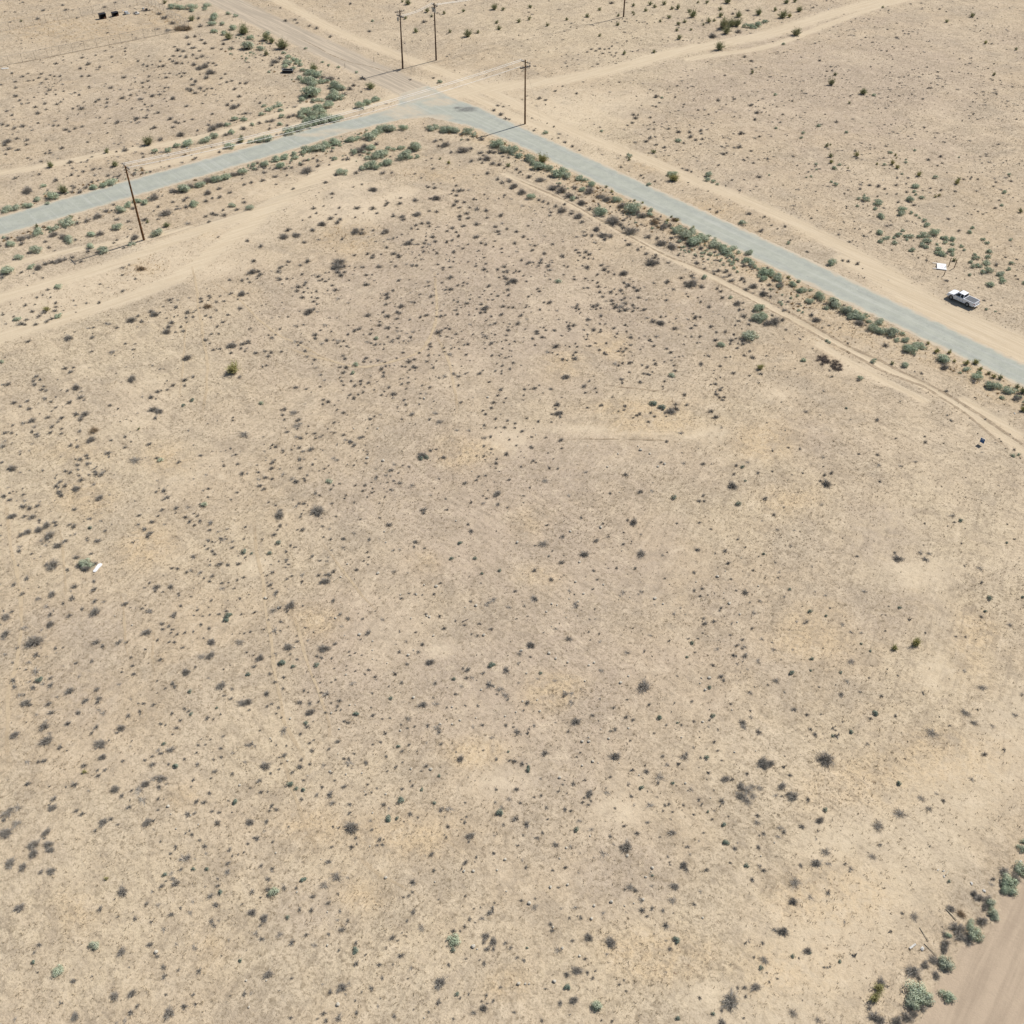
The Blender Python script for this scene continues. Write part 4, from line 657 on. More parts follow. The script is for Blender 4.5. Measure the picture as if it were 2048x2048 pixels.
(2, 1): """12,5,6 7,3,4 21,5,6 20,8,3 22,3,3 27,8,6 42,8,4 28,5,2 25,12,2 5,12,4 8,15,3 1,13,3 1,19,7 11,19,3 35,19,5s 47,18,4 47,16,3 55,17,4 64,14,4 56,9,6 53,8,3 61,2,3 54,1,4 38,0,6 67,7,5 69,10,6 72,12,4 77,14,4 83,13,7 86,13,3 91,4,2 84,20,4 88,22,5 86,23,4 91,24,4 94,26,6 61,19,3 64,20,4 65,23,5 54,24,3 57,24,4 66,27,4 68,31,4 70,29,2 71,24,2 74,27,5 77,25,3 82,26,5 78,29,3 83,29,3 82,33,4 85,32,4 95,31,4 19,25,3 20,27,4 12,31,4 15,29,2 24,35,4 28,35,6 27,36,3 10,39,4 11,37,2 1,39,4 21,41,4 48,39,4 50,40,4 64,37,6 61,38,5 67,39,3 59,37,2 63,40,3 77,38,6 76,36,4 81,38,10p 86,36,4 85,40,6 81,41,5 91,37,4 92,39,3 95,39,3 91,41,4 99,40,5 101,40,3 97,41,2 51,44,2 67,45,5 6,45,5 9,43,2 14,43,2 4,51,5 10,55,3 35,48,4p 46,52,6 41,50,3 42,53,5 43,55,4 42,57,2 24,54,3 25,56,3 21,54,2 18,57,5 19,59,3 32,56,4 22,61,4 15,62,4 2,65,3 8,65,2 17,67,3 54,56,3 61,55,6 62,56,3 66,57,4 67,55,3 57,59,3 54,61,2 57,61,2 56,63,3 63,65,3 71,65,4 56,68,2 58,68,4 48,66,3 49,68,3 33,68,7 40,68,2 43,68,3 48,72,4 46,75,4 47,77,6 45,77,3 38,78,5 41,79,3 34,74,3 0,72,2 1,80,4 0,76,2 57,48,6 66,51,3 70,51,3 77,54,4 85,52,4 87,53,2 86,57,3 79,58,4 77,60,2 89,61,5 103,63,3 107,67,4 108,67,2 82,69,3 86,69,4 84,71,5 80,71,4 66,71,4 69,73,4 71,74,3 85,75,2 91,75,2 117,69,4 119,72,5 101,46,6p 106,49,6 112,50,7 112,46,4 116,45,3 98,50,2 118,50,2 122,54,6 132,30,2 138,46,6 142,46,4 137,43,3 138,52,4 135,54,4 142,60,4 150,53,5 152,53,2 161,57,5 153,63,5 131,60,2 154,57,4 102,83,5 98,82,3 108,81,4 107,78,3 88,80,5 91,80,3 83,81,4 80,83,4 99,89,4 102,89,4 104,90,3 106,87,3 88,88,3 82,93,5 83,96,3 96,95,5 115,94,4 115,79,3 120,78,3 122,82,3 123,86,4 114,98,3 114,100,2 120,90,5s 142,81,6 157,82,4 145,74,2 152,86,2 152,88,2 157,91,3 154,92,2 153,96,5 150,97,3 158,99,3 157,101,5 154,104,5 160,106,4 156,106,4 158,108,4 153,102,3 40,91,7 58,94,4 54,98,6 55,103,4 29,100,4 16,100,5 18,99,3 9,100,4 9,105,3 64,103,3 75,106,3 34,111,6 32,112,3 33,115,4 34,118,7 37,118,5 36,121,4 30,119,3 20,124,4 30,125,3 11,122,3 2,126,4 57,114,3 68,112,4 66,113,3 80,117,3 85,113,5 84,116,3 106,111,8d 113,114,7d 119,117,9 123,115,6 115,118,4 104,118,4 107,121,4 96,119,5 94,120,4 91,122,3 103,125,4 116,121,3 123,112,4 131,112,4 130,104,5 150,117,5 153,121,7
36,138,6 7,132,5 15,136,3 25,137,3 14,144,5 2,130,3 4,136,2 3,143,3 16,154,4 14,156,2 18,156,3 7,159,3 9,152,2 34,160,4 27,148,3 31,153,2 55,163,6p 37,145,3 85,165,5 112,156,4 128,149,2 96,178,6 74,179,4 105,177,5p 121,182,5d 24,169,8p 13,175,3 144,157,5 144,181,4 141,185,4 145,185,4 165,173,10 175,170,3d 173,160,4d 169,158,4 167,165,4 185,164,4 177,156,4p 170,187,5d 190,183,6 173,138,2 116,140,4
104,4,12 109,5,5 107,1,5 117,5,4 110,2,3 117,19,5 116,20,4 127,16,5 135,14,5 144,16,5s 139,5,6 145,9,4 155,11,6 152,13,4 164,14,6 160,12,4 134,20,12 130,20,5 143,23,6 154,24,5 157,26,5 165,18,7 173,17,6 175,19,4 181,22,8 176,25,5 189,28,7 192,28,4 164,31,4s 158,31,5 143,30,2 140,31,3 133,30,3 142,34,4 148,38,5 169,35,7 174,35,4 187,38,4 189,12,9s 190,17,7s 177,3,6s 180,5,6s 174,7,6b 186,39,9s 184,47,9s 188,45,8s 191,50,8 174,40,3 171,40,5 175,45,6 171,49,4 178,51,4 168,52,3 167,59,4 165,63,5 169,62,3 174,64,4 170,66,3 157,67,7s 173,55,2 178,60,10s 181,58,4 181,63,4 170,69,4 174,66,5 179,71,4 175,74,4 181,76,5 161,76,3 165,76,3 192,75,3 187,84,8y 167,88,5""",
(3, 1): """1,12,6s 5,16,9s 8,21,8 17,21,7s 23,19,4s 15,16,3y 26,26,7s 32,26,4s 38,31,9s 31,34,7s 43,39,5s 47,36,11s 57,41,9s 63,44,10s 69,46,8s 68,50,8 60,45,7s 76,49,4s 79,54,9s 82,49,8s 84,56,8s 91,57,10s 96,63,5s 102,63,6s 100,58,5s 104,69,8s 109,68,8s 114,68,8s 106,71,9s 130,78,11s 132,84,8 126,72,5y 136,73,5y 148,85,6s 156,91,8s 158,88,5s 155,95,6 167,97,9s 173,98,6s 181,101,8s 187,99,5c 175,92,5c 170,91,5y 187,107,8 191,102,7c 192,116,6y 185,108,5 1,30,4 15,34,4 32,44,6 36,48,8 46,52,4 41,54,3 54,54,3 3,44,4 4,49,10 10,48,6 88,67,6 26,78,5s 69,92,5s 68,94,4 79,79,5s 93,81,4c 102,82,7s 115,88,4 110,75,3 44,64,3s 46,65,3s 26,61,2 20,59,2 11,41,3 58,115,3d 28,117,6p 138,124,4 82,124,5b 62,124,3p 118,140,5 96,138,3 118,136,3b 82,150,4 68,150,3 15,145,3 24,146,4 26,164,3 42,165,4 47,164,5 43,171,8 39,170,4 99,158,5p 41,152,5p 83,158,6p 3,163,3 184,150,4s 188,150,3s 190,152,2 164,123,3 183,134,2 176,140,2 158,134,2 174,138,2 134,102,4b 117,93,2
113,1,3 119,3,4 140,3,5c 47,5,7s 60,4,5 56,3,4 67,5,5 71,9,2 153,4,4s 156,1,5s 164,5,6s 165,1,5s 158,7,5s 153,8,4s 172,6,5b 166,11,7s 161,12,5s 152,14,3s 174,13,7s 175,17,5s 176,19,5s 167,21,6s 181,10,4s 183,6,4s 186,15,3 192,20,4s 164,40,3s 171,42,2s 175,43,2 187,2,3 156,80,6y 160,85,5y 149,81,6y 140,79,4y 166,88,4c 120,66,4y 128,71,3c""",
(0, 2): """9,2,7 1,10,3 18,3,6 24,3,7 30,6,4 35,9,8 29,13,7 20,15,8 16,17,6 37,17,10 42,10,4 52,9,5 56,10,6 56,16,5p 63,7,2 68,12,4d 79,14,4 73,21,7 43,25,8 15,26,6p 24,32,4 39,40,11 35,40,6 57,34,6 69,31,4 14,40,4p 60,40,7 64,39,10s 71,39,6 65,43,8 51,44,5 20,50,6 10,55,5 17,62,5 28,66,4 39,62,8 56,56,6 71,52,5 71,58,7 55,65,6 72,67,6 62,73,5 71,75,11 4,79,8 9,75,5 38,78,6 52,78,6 38,85,7 4,92,8 26,97,14 21,101,8p 27,108,6 42,103,4b 48,102,3 78,101,6 89,98,7 110,90,8 94,70,5 107,73,4 10,127,6 25,132,6 30,127,7d 38,125,4 57,114,4 19,143,9 36,144,7 38,151,7 52,134,8 64,142,6 73,134,6 75,140,6 73,143,5 59,151,6 51,159,7 33,161,8 34,158,6p 11,168,7 34,172,11 45,177,7 72,162,6 69,166,5 91,162,8 88,166,4 75,174,11 33,187,7 29,188,4 77,184,7 63,191,6 96,153,6 105,150,4 106,152,3 104,144,3 108,144,4 116,145,5 100,123,4 101,122,4 92,121,3 99,110,4 100,116,4 110,104,3 90,130,5p 105,2,5 119,3,4 114,7,5 109,13,6 111,18,6 105,9,2 140,4,5 146,1,3 149,3,4 143,7,5 151,7,5 147,10,4 158,13,4 157,21,5 160,22,3 154,25,3 157,27,4 160,29,5 162,31,4 167,21,5p 167,20,3 185,11,4 184,20,3 175,26,4 183,30,5s 190,31,3d 185,34,3 165,39,7 172,40,5 180,39,5 130,42,4 134,43,4 141,45,4 113,54,4 119,56,6 129,56,7 117,60,4 123,60,3 109,57,4p 135,61,4 144,63,3 159,66,4 160,48,5 179,51,4 184,49,4 167,53,4 172,53,3 177,57,3 188,62,2 181,65,3 172,67,2 136,71,4 131,78,5 149,74,4 146,78,3 158,77,3 153,79,3 171,78,6s 170,81,5d 171,74,4 165,77,4 182,77,4 122,84,5 127,86,4 123,88,4 130,88,4 129,91,3 139,91,4 134,92,4 131,94,2 146,90,3 152,85,4 158,87,5 153,95,3 159,97,7 119,96,4 127,98,4 132,98,4 138,102,4 189,90,4 184,91,3 181,91,2 180,97,8p 158,107,9 151,108,8p 121,111,5 140,120,7 147,117,4 169,118,3 186,105,3 174,115,2 186,122,5s 157,125,4p 119,127,3 130,129,5 132,131,4 125,133,3 119,136,2 143,135,4d 166,130,9 175,133,4 169,138,4 174,140,4 181,143,11p 186,143,7 188,149,3 163,148,3d 166,152,3 142,150,4 144,152,4d 130,151,4 121,159,4 125,160,3 136,157,4 133,162,5 156,155,5 161,156,3 130,167,3 123,175,4d 119,179,6p 168,169,4 159,171,3 155,175,3 149,175,4 152,171,2 148,181,3 166,178,4 167,184,4 176,181,5p 187,175,7p 161,186,3 139,186,4 115,184,4 109,187,4 122,182,3 115,190,7 127,190,4 132,191,5s 149,190,5 185,188,5p 20,188,6p 22,113,6p""",
(1, 2): """17,2,10 33,3,4 34,1,3 46,1,5 60,3,3 79,5,3 93,4,3 126,1,5 100,9,6 85,20,5 120,22,6 119,26,4 160,9,4 162,14,6 18,10,5 16,13,3 13,17,5 17,23,5d 10,31,4d 26,25,4 30,26,3 23,30,4 35,13,5 31,13,3 50,10,3 55,12,4p 51,18,3 56,20,4 57,28,4p 42,33,4 48,36,4 67,28,2 85,33,3 81,36,3 84,39,3 76,43,5 58,44,6 22,37,3 24,39,4 22,41,3 17,37,3 11,39,2 47,47,4 52,51,9 49,53,6 23,50,4 27,48,4 8,47,3 10,54,5 12,57,3 15,60,5 26,69,9 23,74,4 12,73,7p 18,71,4 35,70,3 58,66,5 69,80,5 80,80,4 74,50,2 104,44,6p 103,28,5p 108,28,4p 154,23,4d 147,35,4d 153,33,2 165,34,4d 183,44,3d 170,46,3d 161,49,2 170,53,2 139,53,4 134,61,4 125,62,3 109,64,4 115,61,3 93,64,3p 95,80,6p 84,90,6 24,101,8 51,102,10 59,99,4 3,109,8 26,107,3 18,89,3 11,91,2 9,81,3 6,88,3 24,86,2 19,113,7s 28,116,4d 45,115,5s 46,108,4 49,109,4 57,110,3 10,121,4 21,124,4 14,128,4 20,133,4 8,136,6 43,124,3 48,128,3 36,134,4 39,136,3 49,136,4 47,143,4 33,143,6 12,144,4 8,146,4 17,147,4 15,152,3 19,155,3 40,151,7 43,149,4 52,151,4 57,144,3 63,142,5 61,146,4 60,150,3 64,149,3 67,158,4 69,159,4 75,152,5d 88,153,6 87,147,3 95,156,3 101,155,3 102,140,4d 125,144,9 114,155,8p 120,161,4 109,160,3 114,163,3 38,159,4s 38,161,5 43,158,2 33,167,4 20,164,10p 40,163,2 3,165,3 40,174,4 44,172,3 42,180,5 23,176,3 15,176,3 21,183,6 17,185,3 55,179,4 34,187,4 41,190,4 6,191,9 19,190,3 33,192,6 50,191,6p 62,173,5 74,182,3 70,186,4 66,186,4 83,189,5 97,167,4 94,173,4 88,175,3 98,184,4 107,177,4d 110,180,4 115,175,4 121,180,3 128,174,4p 139,175,4 110,189,3 105,192,4 128,191,5 69,191,3 80,108,3 91,111,2 70,105,3 75,106,3 71,108,3 85,119,4 75,120,3 82,122,3 90,124,4 68,116,2 59,118,3 68,119,2 57,128,3 60,126,3 109,128,5 100,131,3 88,136,3 72,129,6p 108,105,5 131,113,7 125,99,5 120,90,3 142,87,5 157,85,4 168,84,4 177,88,4 167,93,4 150,82,3 128,76,4 159,118,6 159,124,4 149,125,4d 177,115,6d 135,129,5 150,137,4 144,147,3 188,138,7p 190,108,2 166,108,2 190,72,6p 175,68,5p 178,169,6p 188,160,4 171,160,4 154,185,7 181,186,4 191,187,4 171,179,3 190,180,3d 144,156,2""",
(2, 2): """91,7,8 87,6,4 52,4,4 38,18,5 36,19,2 30,29,3 17,25,3 23,23,10p 63,21,6 54,31,8 96,31,10 84,24,4 90,22,2 90,24,2 93,42,4 79,42,4 61,44,4 87,47,2 64,51,3 16,43,6 29,51,5 43,59,6p 17,66,6 9,71,5p 2,60,4 37,38,5b 42,95,6 14,100,7 66,97,5p 67,119,6p 98,130,15 21,122,3d 86,105,6p 11,143,6 47,157,9 86,154,5 91,156,4 74,165,4 78,163,5 110,155,5s 65,157,2 103,145,4 76,147,4 87,141,3 136,98,4d 148,132,4d 157,123,6 159,126,5 179,135,6p 175,108,6 167,107,4 170,114,4p 177,118,4p 145,84,6 152,82,6 122,76,6p 127,72,4p 137,45,4 137,59,4 143,57,4 142,63,4 140,28,6 160,29,5 163,38,5 150,13,3 141,8,4 170,20,4 189,32,3d 188,40,2 182,44,3 165,50,3 175,60,6 169,59,3 187,67,5p 182,75,7p 157,72,4 144,91,3 140,95,3 148,93,2 181,87,4 174,96,4 165,92,3 132,109,3d 138,105,3 135,142,4 165,144,3 151,153,4d 149,156,3 137,157,4 125,159,3d 128,160,3 116,160,3 107,166,3 148,161,4p 142,169,2 131,182,5 147,184,4d 155,179,3 137,177,4p 113,183,4 77,183,9 51,181,3 24,183,3 1,187,5 7,189,5 12,191,4s 188,187,11 190,190,8 89,172,3 1,162,3 13,163,3 97,59,5p 95,61,4p 107,69,3p 115,50,3 58,90,3 66,91,3 104,92,4p 97,17,4p 124,9,3 113,32,4p 14,109,3""",
(3, 2): """97,34,8 95,30,4 114,30,7p 121,31,6p 139,2,6p 140,7,3 145,6,4d 180,23,3d 161,53,4 168,64,5d 164,74,3d 161,78,4b 192,64,3d 99,72,4d 86,77,2 89,77,2 91,71,2 119,90,3 95,102,6y 111,98,9y 70,99,3d 77,105,3d 62,112,7p 32,110,4s 32,119,3d 17,121,5s 54,121,3d 76,125,3 98,123,3 5,126,7p 59,127,7p 55,137,6 69,135,4p 12,136,4p 19,148,5 29,152,5 40,152,2 56,158,3 63,165,5d 48,168,3d 51,164,3 80,151,6d 77,155,4 96,153,4 137,161,3 163,182,6 148,150,10p 155,158,7p 123,165,12p 161,131,9p 148,119,5p 35,167,6 32,163,4 75,174,6p 42,184,17 1,189,8 31,75,5s 44,78,3d 47,72,3 21,82,4p 27,83,4p 56,84,6p 62,90,5p 70,90,5p 72,59,6p 33,41,4p 8,45,4p 16,58,3d 35,60,3p 43,62,4p 12,64,4p 4,2,4 6,13,5p 19,14,4p 24,15,2 118,8,3 142,93,3 149,93,3 182,84,6p 186,152,7p 191,137,5p 4,103,6p 18,103,4p""",
(0, 3): """63,3,5y 73,1,4 79,1,5 74,5,6 21,11,6 56,12,6 50,14,3 40,23,7 39,29,8 38,32,4 5,32,14p 8,31,5 12,41,9p 4,48,10 3,39,5 35,48,8 57,32,5 62,34,6 77,40,8 83,38,5 89,42,4 86,15,8 92,20,6 99,16,4 97,29,6 109,11,7 121,7,9 120,14,5 119,23,4 119,31,3 110,40,10 25,57,10 25,64,9 36,57,9 38,61,8 7,71,10 17,74,8 31,78,6 38,77,9 80,83,4y 92,92,10 124,80,5s 125,85,3 122,88,5 132,86,8 136,76,5 146,76,4d 155,76,4s 115,93,5p 166,93,5s 164,88,4 163,102,6 110,102,5 75,106,6 14,104,9 102,113,5 129,110,6 70,134,8s 29,133,5 24,146,4d 43,152,8s 55,160,6b 91,138,9 113,132,6 123,121,7p 133,133,5p 118,142,5 123,150,6 124,157,6 135,152,4 150,153,6 181,145,4d 86,172,9 99,169,8 56,187,8 11,189,5p 125,171,4 104,179,5 99,184,6 127,184,11 139,180,7 146,171,4 184,170,6 189,170,4p 94,190,6p 146,8,5 144,14,3 162,2,5 159,7,3 175,4,4 158,18,5 148,25,6 154,25,6 142,34,6 172,24,3 177,25,5d 160,32,5 165,33,4 164,41,7 189,15,3 188,40,9 145,50,4 151,54,4 154,58,5 155,64,5p 132,59,4 132,61,3 129,64,4 136,69,3 173,61,5 175,66,3 187,57,4 184,63,3 192,52,4 165,115,4p 190,108,7 172,130,4p 121,55,3 140,49,3 67,17,4p""",
(1, 3): """27,3,5 11,4,4 17,1,3 2,9,6 26,12,5d 30,15,4d 36,16,4d 36,9,3 57,4,3 59,9,3 66,14,6 50,14,4 4,18,5 9,18,3 34,23,4 12,28,5 15,31,5 10,32,4 8,40,5 13,55,4 1,52,5 6,47,4p 24,44,3 58,26,4 71,27,5 70,33,4 56,21,3 96,27,5 100,30,4p 116,34,5 99,38,7d 106,38,4d 86,39,4p 71,43,14 75,52,4 58,44,3 87,46,4 93,53,5 96,54,3 95,57,4 91,58,3 72,59,6 76,57,3 57,59,4 109,24,7s 118,13,4 116,10,3 110,15,4 125,16,4d 91,15,3 84,12,3 83,20,3 87,18,3 137,6,3d 134,26,4d 122,37,3 145,43,5 157,40,4 159,36,3 143,52,4 161,50,8 160,55,4 183,33,7d 181,15,4 158,26,3 99,2,3 125,2,3 54,70,6 12,75,4 3,73,5 9,83,6 35,84,5d 60,80,13p 51,87,11p 69,82,4p 13,94,9s 9,91,7 21,90,5 30,90,4 43,96,5 62,95,3 54,101,5 42,107,6 33,107,5 6,113,7 3,119,4 24,112,4d 69,115,4 64,122,6 17,125,8p 4,129,5 27,131,6 38,126,6 44,133,7p 55,125,4 62,137,4 75,137,6s 75,132,5 75,147,6 9,155,8 27,159,4 64,165,9 56,169,5 70,162,5p 67,171,4p 80,169,3 87,166,5 50,163,4p 51,185,6 46,189,3 53,191,5 26,188,4b 76,185,5 75,176,3 104,187,5 95,158,4 109,141,6 103,127,6 98,135,4p 107,130,3 118,108,7 114,115,4 124,120,7p 115,96,4 111,97,3 118,93,4 118,85,6 132,65,5 166,67,4 158,71,6 134,77,4 117,151,5p 103,148,3 138,161,10 137,176,6 145,148,4 149,123,5 154,123,3 157,120,4 161,114,5 165,117,2 170,113,6p 176,109,7 164,106,3 169,105,2 180,101,3 148,130,8s 151,130,3 148,137,5s 173,126,8 179,130,7 171,131,4 174,136,6 179,136,5 188,132,5 192,135,4 172,147,5 169,145,2 158,144,3 184,165,4 151,170,4d 154,173,3 160,170,3 174,171,4 179,175,4 174,177,3 170,176,3 171,180,7 164,184,5 149,189,4 130,184,3 115,159,2 119,182,3 92,180,4p 158,96,3 138,99,2""",
(2, 3): """11,1,5s 3,15,6 21,7,4p 38,12,3 46,11,5 35,17,4 22,20,4 17,21,3 40,9,2 6,26,4 26,29,4 2,37,6 11,41,7 58,18,7 54,22,3 53,25,4 57,27,4 59,24,3 40,30,5 44,31,4 74,6,4 90,20,4 98,14,5d 102,17,2 110,10,4 121,11,4d 129,27,4 141,23,4 115,27,4 118,26,4 114,31,3 121,32,3 148,32,3d 92,27,4p 78,30,3 159,41,5d 144,48,3 94,48,5 84,43,4 48,46,5d 23,48,4 19,52,4 8,50,3 27,38,3 32,57,7 86,58,11 82,59,5 161,55,6d 132,58,5 141,54,4p 168,60,5 186,59,5 134,64,4p 176,72,5s 147,76,5 119,70,3 129,72,7 131,75,6 122,88,9 120,99,9p 88,88,9p 93,91,6 97,99,6p 98,106,6 102,111,4 86,108,3p 116,117,7 124,129,7s 119,136,5 116,130,4p 106,81,3s 10,74,4 7,69,4p 40,74,4 7,99,4 17,98,3 16,104,7p 35,90,3 47,105,5p 43,113,4 52,113,3 68,109,5p 29,117,5 30,122,5 57,127,8 74,130,11 45,130,4 71,140,5p 11,136,3d 4,143,4 9,145,4 55,144,4 48,151,10 41,155,6 41,164,6s 57,154,4 63,153,3 61,158,4 46,175,8 36,177,6 63,180,9s 124,188,5s 86,168,3 84,160,3 81,163,3 141,173,4 151,185,4d 163,174,15 158,182,5 176,172,4 175,165,5 170,165,4 183,164,8 188,150,4d 190,143,10p 189,131,4 183,142,4 175,188,3 158,191,8 116,154,4p 178,130,4p 1,184,4 22,190,5 75,191,4 67,190,3 137,102,4 142,92,4p 181,83,5 186,73,6p 190,76,5 165,71,3 185,35,5 190,49,5 176,15,13p 172,12,8 181,12,8p 176,23,10p 172,19,9 186,14,7p 181,20,8p 160,7,8 177,4,4 184,40,8p 133,16,2 152,16,2 137,34,3 151,38,3 163,36,2""",
(3, 3): """16,4,5 10,13,9 15,19,6 18,20,10 5,20,6p 30,23,6 42,30,4d 39,38,7 25,43,6 9,44,7p 12,47,6 7,51,5p 36,53,4p 24,73,5 36,71,8 37,69,3 84,57,5 99,11,5d 132,24,5 153,8,6p 19,84,12p 18,99,8 45,93,5 43,62,9p 82,42,14p 98,33,12p 121,29,8p 115,22,8p 127,19,5p 136,85,3d 4,121,7p 11,122,9 9,123,7 29,137,7 32,139,3d 19,142,4d 23,143,2 42,150,3 45,150,3 47,150,3 54,146,4d 7,158,3 1,161,3 18,183,9p 37,189,8p 101,109,4 109,111,9p 57,115,5p 62,75,7p 78,66,7p 45,71,6p
181,87,13s 180,92,9s 190,76,9s 186,82,9 177,77,9 190,60,8s 192,55,5s 169,83,5 168,87,6p 159,97,8 155,94,8 165,98,9 168,102,8s 168,108,9s 163,104,8 170,112,6s 160,115,9 163,114,7p 142,120,13 137,105,8 145,109,9b 152,117,7s 155,124,12s 150,129,9 144,127,10 133,125,7 136,126,5s 133,131,10 132,136,8 133,145,13s 124,144,10 118,148,8 126,155,9 108,152,13 113,158,6 112,168,15s 108,175,12s 118,173,11s 134,171,10s 115,180,9 84,161,10 83,166,9y 79,173,10y 76,180,6 79,186,11 84,190,8 97,190,10 104,187,10 109,185,7"""}
STONES = {
(1, 2): """64,49 69,39 97,15 98,23 7,65 17,72 67,93 78,92 88,97 88,104 119,104 115,108 88,111 99,114 127,55 136,56 109,62 121,62 158,72 166,71 129,78 131,79 117,80 29,102 68,123 170,134 176,130 180,132 119,140 148,147 154,157 139,160 135,162 148,160 63,164 109,165 62,173 26,156 57,152 71,146 75,146 151,7 172,93 134,93 92,46 60,80 11,171 24,188 62,183 166,155 188,154""",
(2, 2): """4,23 44,15 67,12 51,38 43,66 34,71 30,70 50,68 54,62 108,65 114,69 89,64 69,55 48,53 41,80 30,87 7,105 28,107 11,122 88,124 82,129 55,128 8,143 19,142 131,77 155,49 160,61 164,69 172,77 173,35 186,56 139,53 170,83 161,45 62,114 58,116 26,76 33,111 42,114 21,150 3,151 88,163 67,164 58,170 53,173 58,173 73,171 128,170 166,149 142,129 168,181 184,180 53,191 81,189 61,188 65,189 146,134 143,125 149,125 144,158""",
(0, 3): """181,13 129,35 127,29 133,46 144,36 186,161 188,181 150,43 118,139""",
(1, 3): """82,18 98,20 39,6 56,3 68,5 80,4 117,1 132,1 15,64 49,69 98,83 157,78 164,78 182,77 188,69 189,93 135,86 31,94 54,109 54,134 164,135 167,137 136,165 8,161 62,179 127,189 179,105 88,34 86,59""",
(2, 3): """150,22 131,11 96,5 41,60 36,68 106,75 105,78 101,82 42,88 29,90 99,99 92,102 85,104 75,101 62,104 48,105 60,114 144,113 31,120 38,136 51,142 32,161 5,163 10,163 13,163 13,102 188,66 59,51 87,66 36,7""",
(0, 2): """87,79 100,86""",
(3, 3): """5,56""",
(2, 1): """18,135 97,147 80,150 110,160 104,150 81,179 72,160 95,144 115,158""",
(1, 1): """164,107 175,107 127,108 84,153 96,155 92,131 74,131 163,163"""}

items = []
for (ti, tj), s in TILES.items():
    for tok in s.split():
        a, b, z = tok.split(',')
        kd = z[-1] if z[-1].isalpha() else 'g'; z = float(z.rstrip('abcdefghijklmnopqrstuvwxyz'))
        px = ti * 512 + float(a) * 2.65 + rng.uniform(-1.1, 1.1); py = tj * 512 + float(b) * 2.65 + rng.uniform(-1.1, 1.1)
        wpx = z * 2.65 * rng.uniform(.92, 1.12)
        if kd == 's' and tj >= 2 and (ti, tj) != (3, 3) and z < 8: kd = 'd'  # small field sage takes dark leaves, putting its heavy shadow into the colour
        items.append([kd, px, py, wpx])

TRUCK_C = G(1915, 606)
def where(px, py, x, y):
    if math.hypot(x - TRUCK_C[0], y - TRUCK_C[1]) < 9: return 'near the white pickup'
    if inside(np.array([x]), np.array([y]), W([(1780, 1640), (2060, 1400), (2060, 2060), (1700, 2060)]))[0]: return 'by the bottom-right dirt road'
    d = dseg(np.array([x]), np.array([y]), ROAD + [ROAD[0]])[0]
    south = py > (321 + (px - 512) * -.287 if px < 800 else 235 + (px - 850) * .465)
    if d < 9: return 'on near road verge' if south else 'on far road verge'
    if px < 380 and not south and py < 132 - px * .197: return 'inside the wire fence'
    if not south: return 'in field beyond road'
    if px > 1100 and py < 950 and d < 32: return 'by the twin-rut track'
    return 'in open field'
DESC = {'g': 'grey twiggy shrub', 'p': 'flattened pale brush', 'b': 'brown weed clump', 's': 'grey-green sage bush', 'd': 'dark green bush', 'c': 'olive desert bush', 'y': 'yellow-green bush'}
HZ = ['at far left', 'at left', 'at mid-left', 'left of centre', 'right of centre', 'at mid-right', 'at right', 'at far right']
VZ = ['top edge', 'upper rows', 'upper third', 'above middle', 'below middle', 'lower third', 'lower rows', 'bottom edge']
ORD = ['largest', 'second', 'third', 'fourth', 'fifth', 'sixth', 'seventh', 'eighth', 'ninth', 'tenth', 'eleventh', 'twelfth', 'thirteenth', 'fourteenth', 'fifteenth', 'sixteenth', 'seventeenth', 'eighteenth', 'nineteenth', 'twentieth', 'twenty-first', 'twenty-second', 'twenty-third', 'twenty-fourth', 'twenty-fifth', 'twenty-sixth', 'twenty-seventh', 'twenty-eighth', 'twenty-ninth', 'thirtieth', 'thirty-first', 'thirty-second', 'thirty-third', 'thirty-fourth', 'thirty-fifth', 'thirty-sixth']
CNT = {}
def unique(desc, wh, px, py):
    "called from the largest down, so the ordinal is the size rank among its like in that cell of the picture"
    h = HZ[min(7, max(0, int(px / 256)))]; v = VZ[min(7, max(0, int(py / 256)))]
    k = (desc, wh, h, v); n = CNT.get(k, 0); CNT[k] = n + 1
    o = ORD[min(n, 35)]; o = 'largest' if n == 0 else o + ' largest' if n < 36 else 'smallest'
    return o + ' ' + desc + ' ' + wh + ', ' + h + ', ' + v
def split(kinds, n):
    A = sorted([i for i in items if i[0] in kinds], key=lambda i: -i[3] * (1.0 if -10 < i[1] < 2058 else 0)); return A[:n], A[n:]
g_ind, g_rest = split('gpb', 300); s_ind, s_rest = split('sd', 300); c_ind, _ = split('cy', 300)
HT = {'g': .95, 'p': 1., 'b': 1., 's': 1., 'd': 1., 'c': 1., 'y': 1.}
def place(kd, px, py, wpx):
    m = mpp(px, py)
    k = {'g': .555, 'p': .58, 'b': .58, 's': .60, 'd': .52, 'c': .60, 'y': .60}[kd]
    R = max(.16, wpx * m * k)
    x, y = G(px + wpx * .10, py + wpx * .14)
    return x, y, R
CAT = {'g': 'dry shrub', 'p': 'dry shrub', 'b': 'dry shrub', 's': 'sage bush', 'd': 'sage bush', 'c': 'desert bush', 'y': 'desert bush'}
NAME = {'g': 'dry_shrub', 'p': 'dead_brush', 'b': 'dry_weed', 's': 'sage_bush', 'd': 'sage_bush', 'c': 'desert_bush', 'y': 'desert_bush'}
GRP = {'dry shrub': 'dry shrubs scattered over the desert', 'sage bush': 'green sage bushes along roads and fields', 'desert bush': 'green desert bushes'}
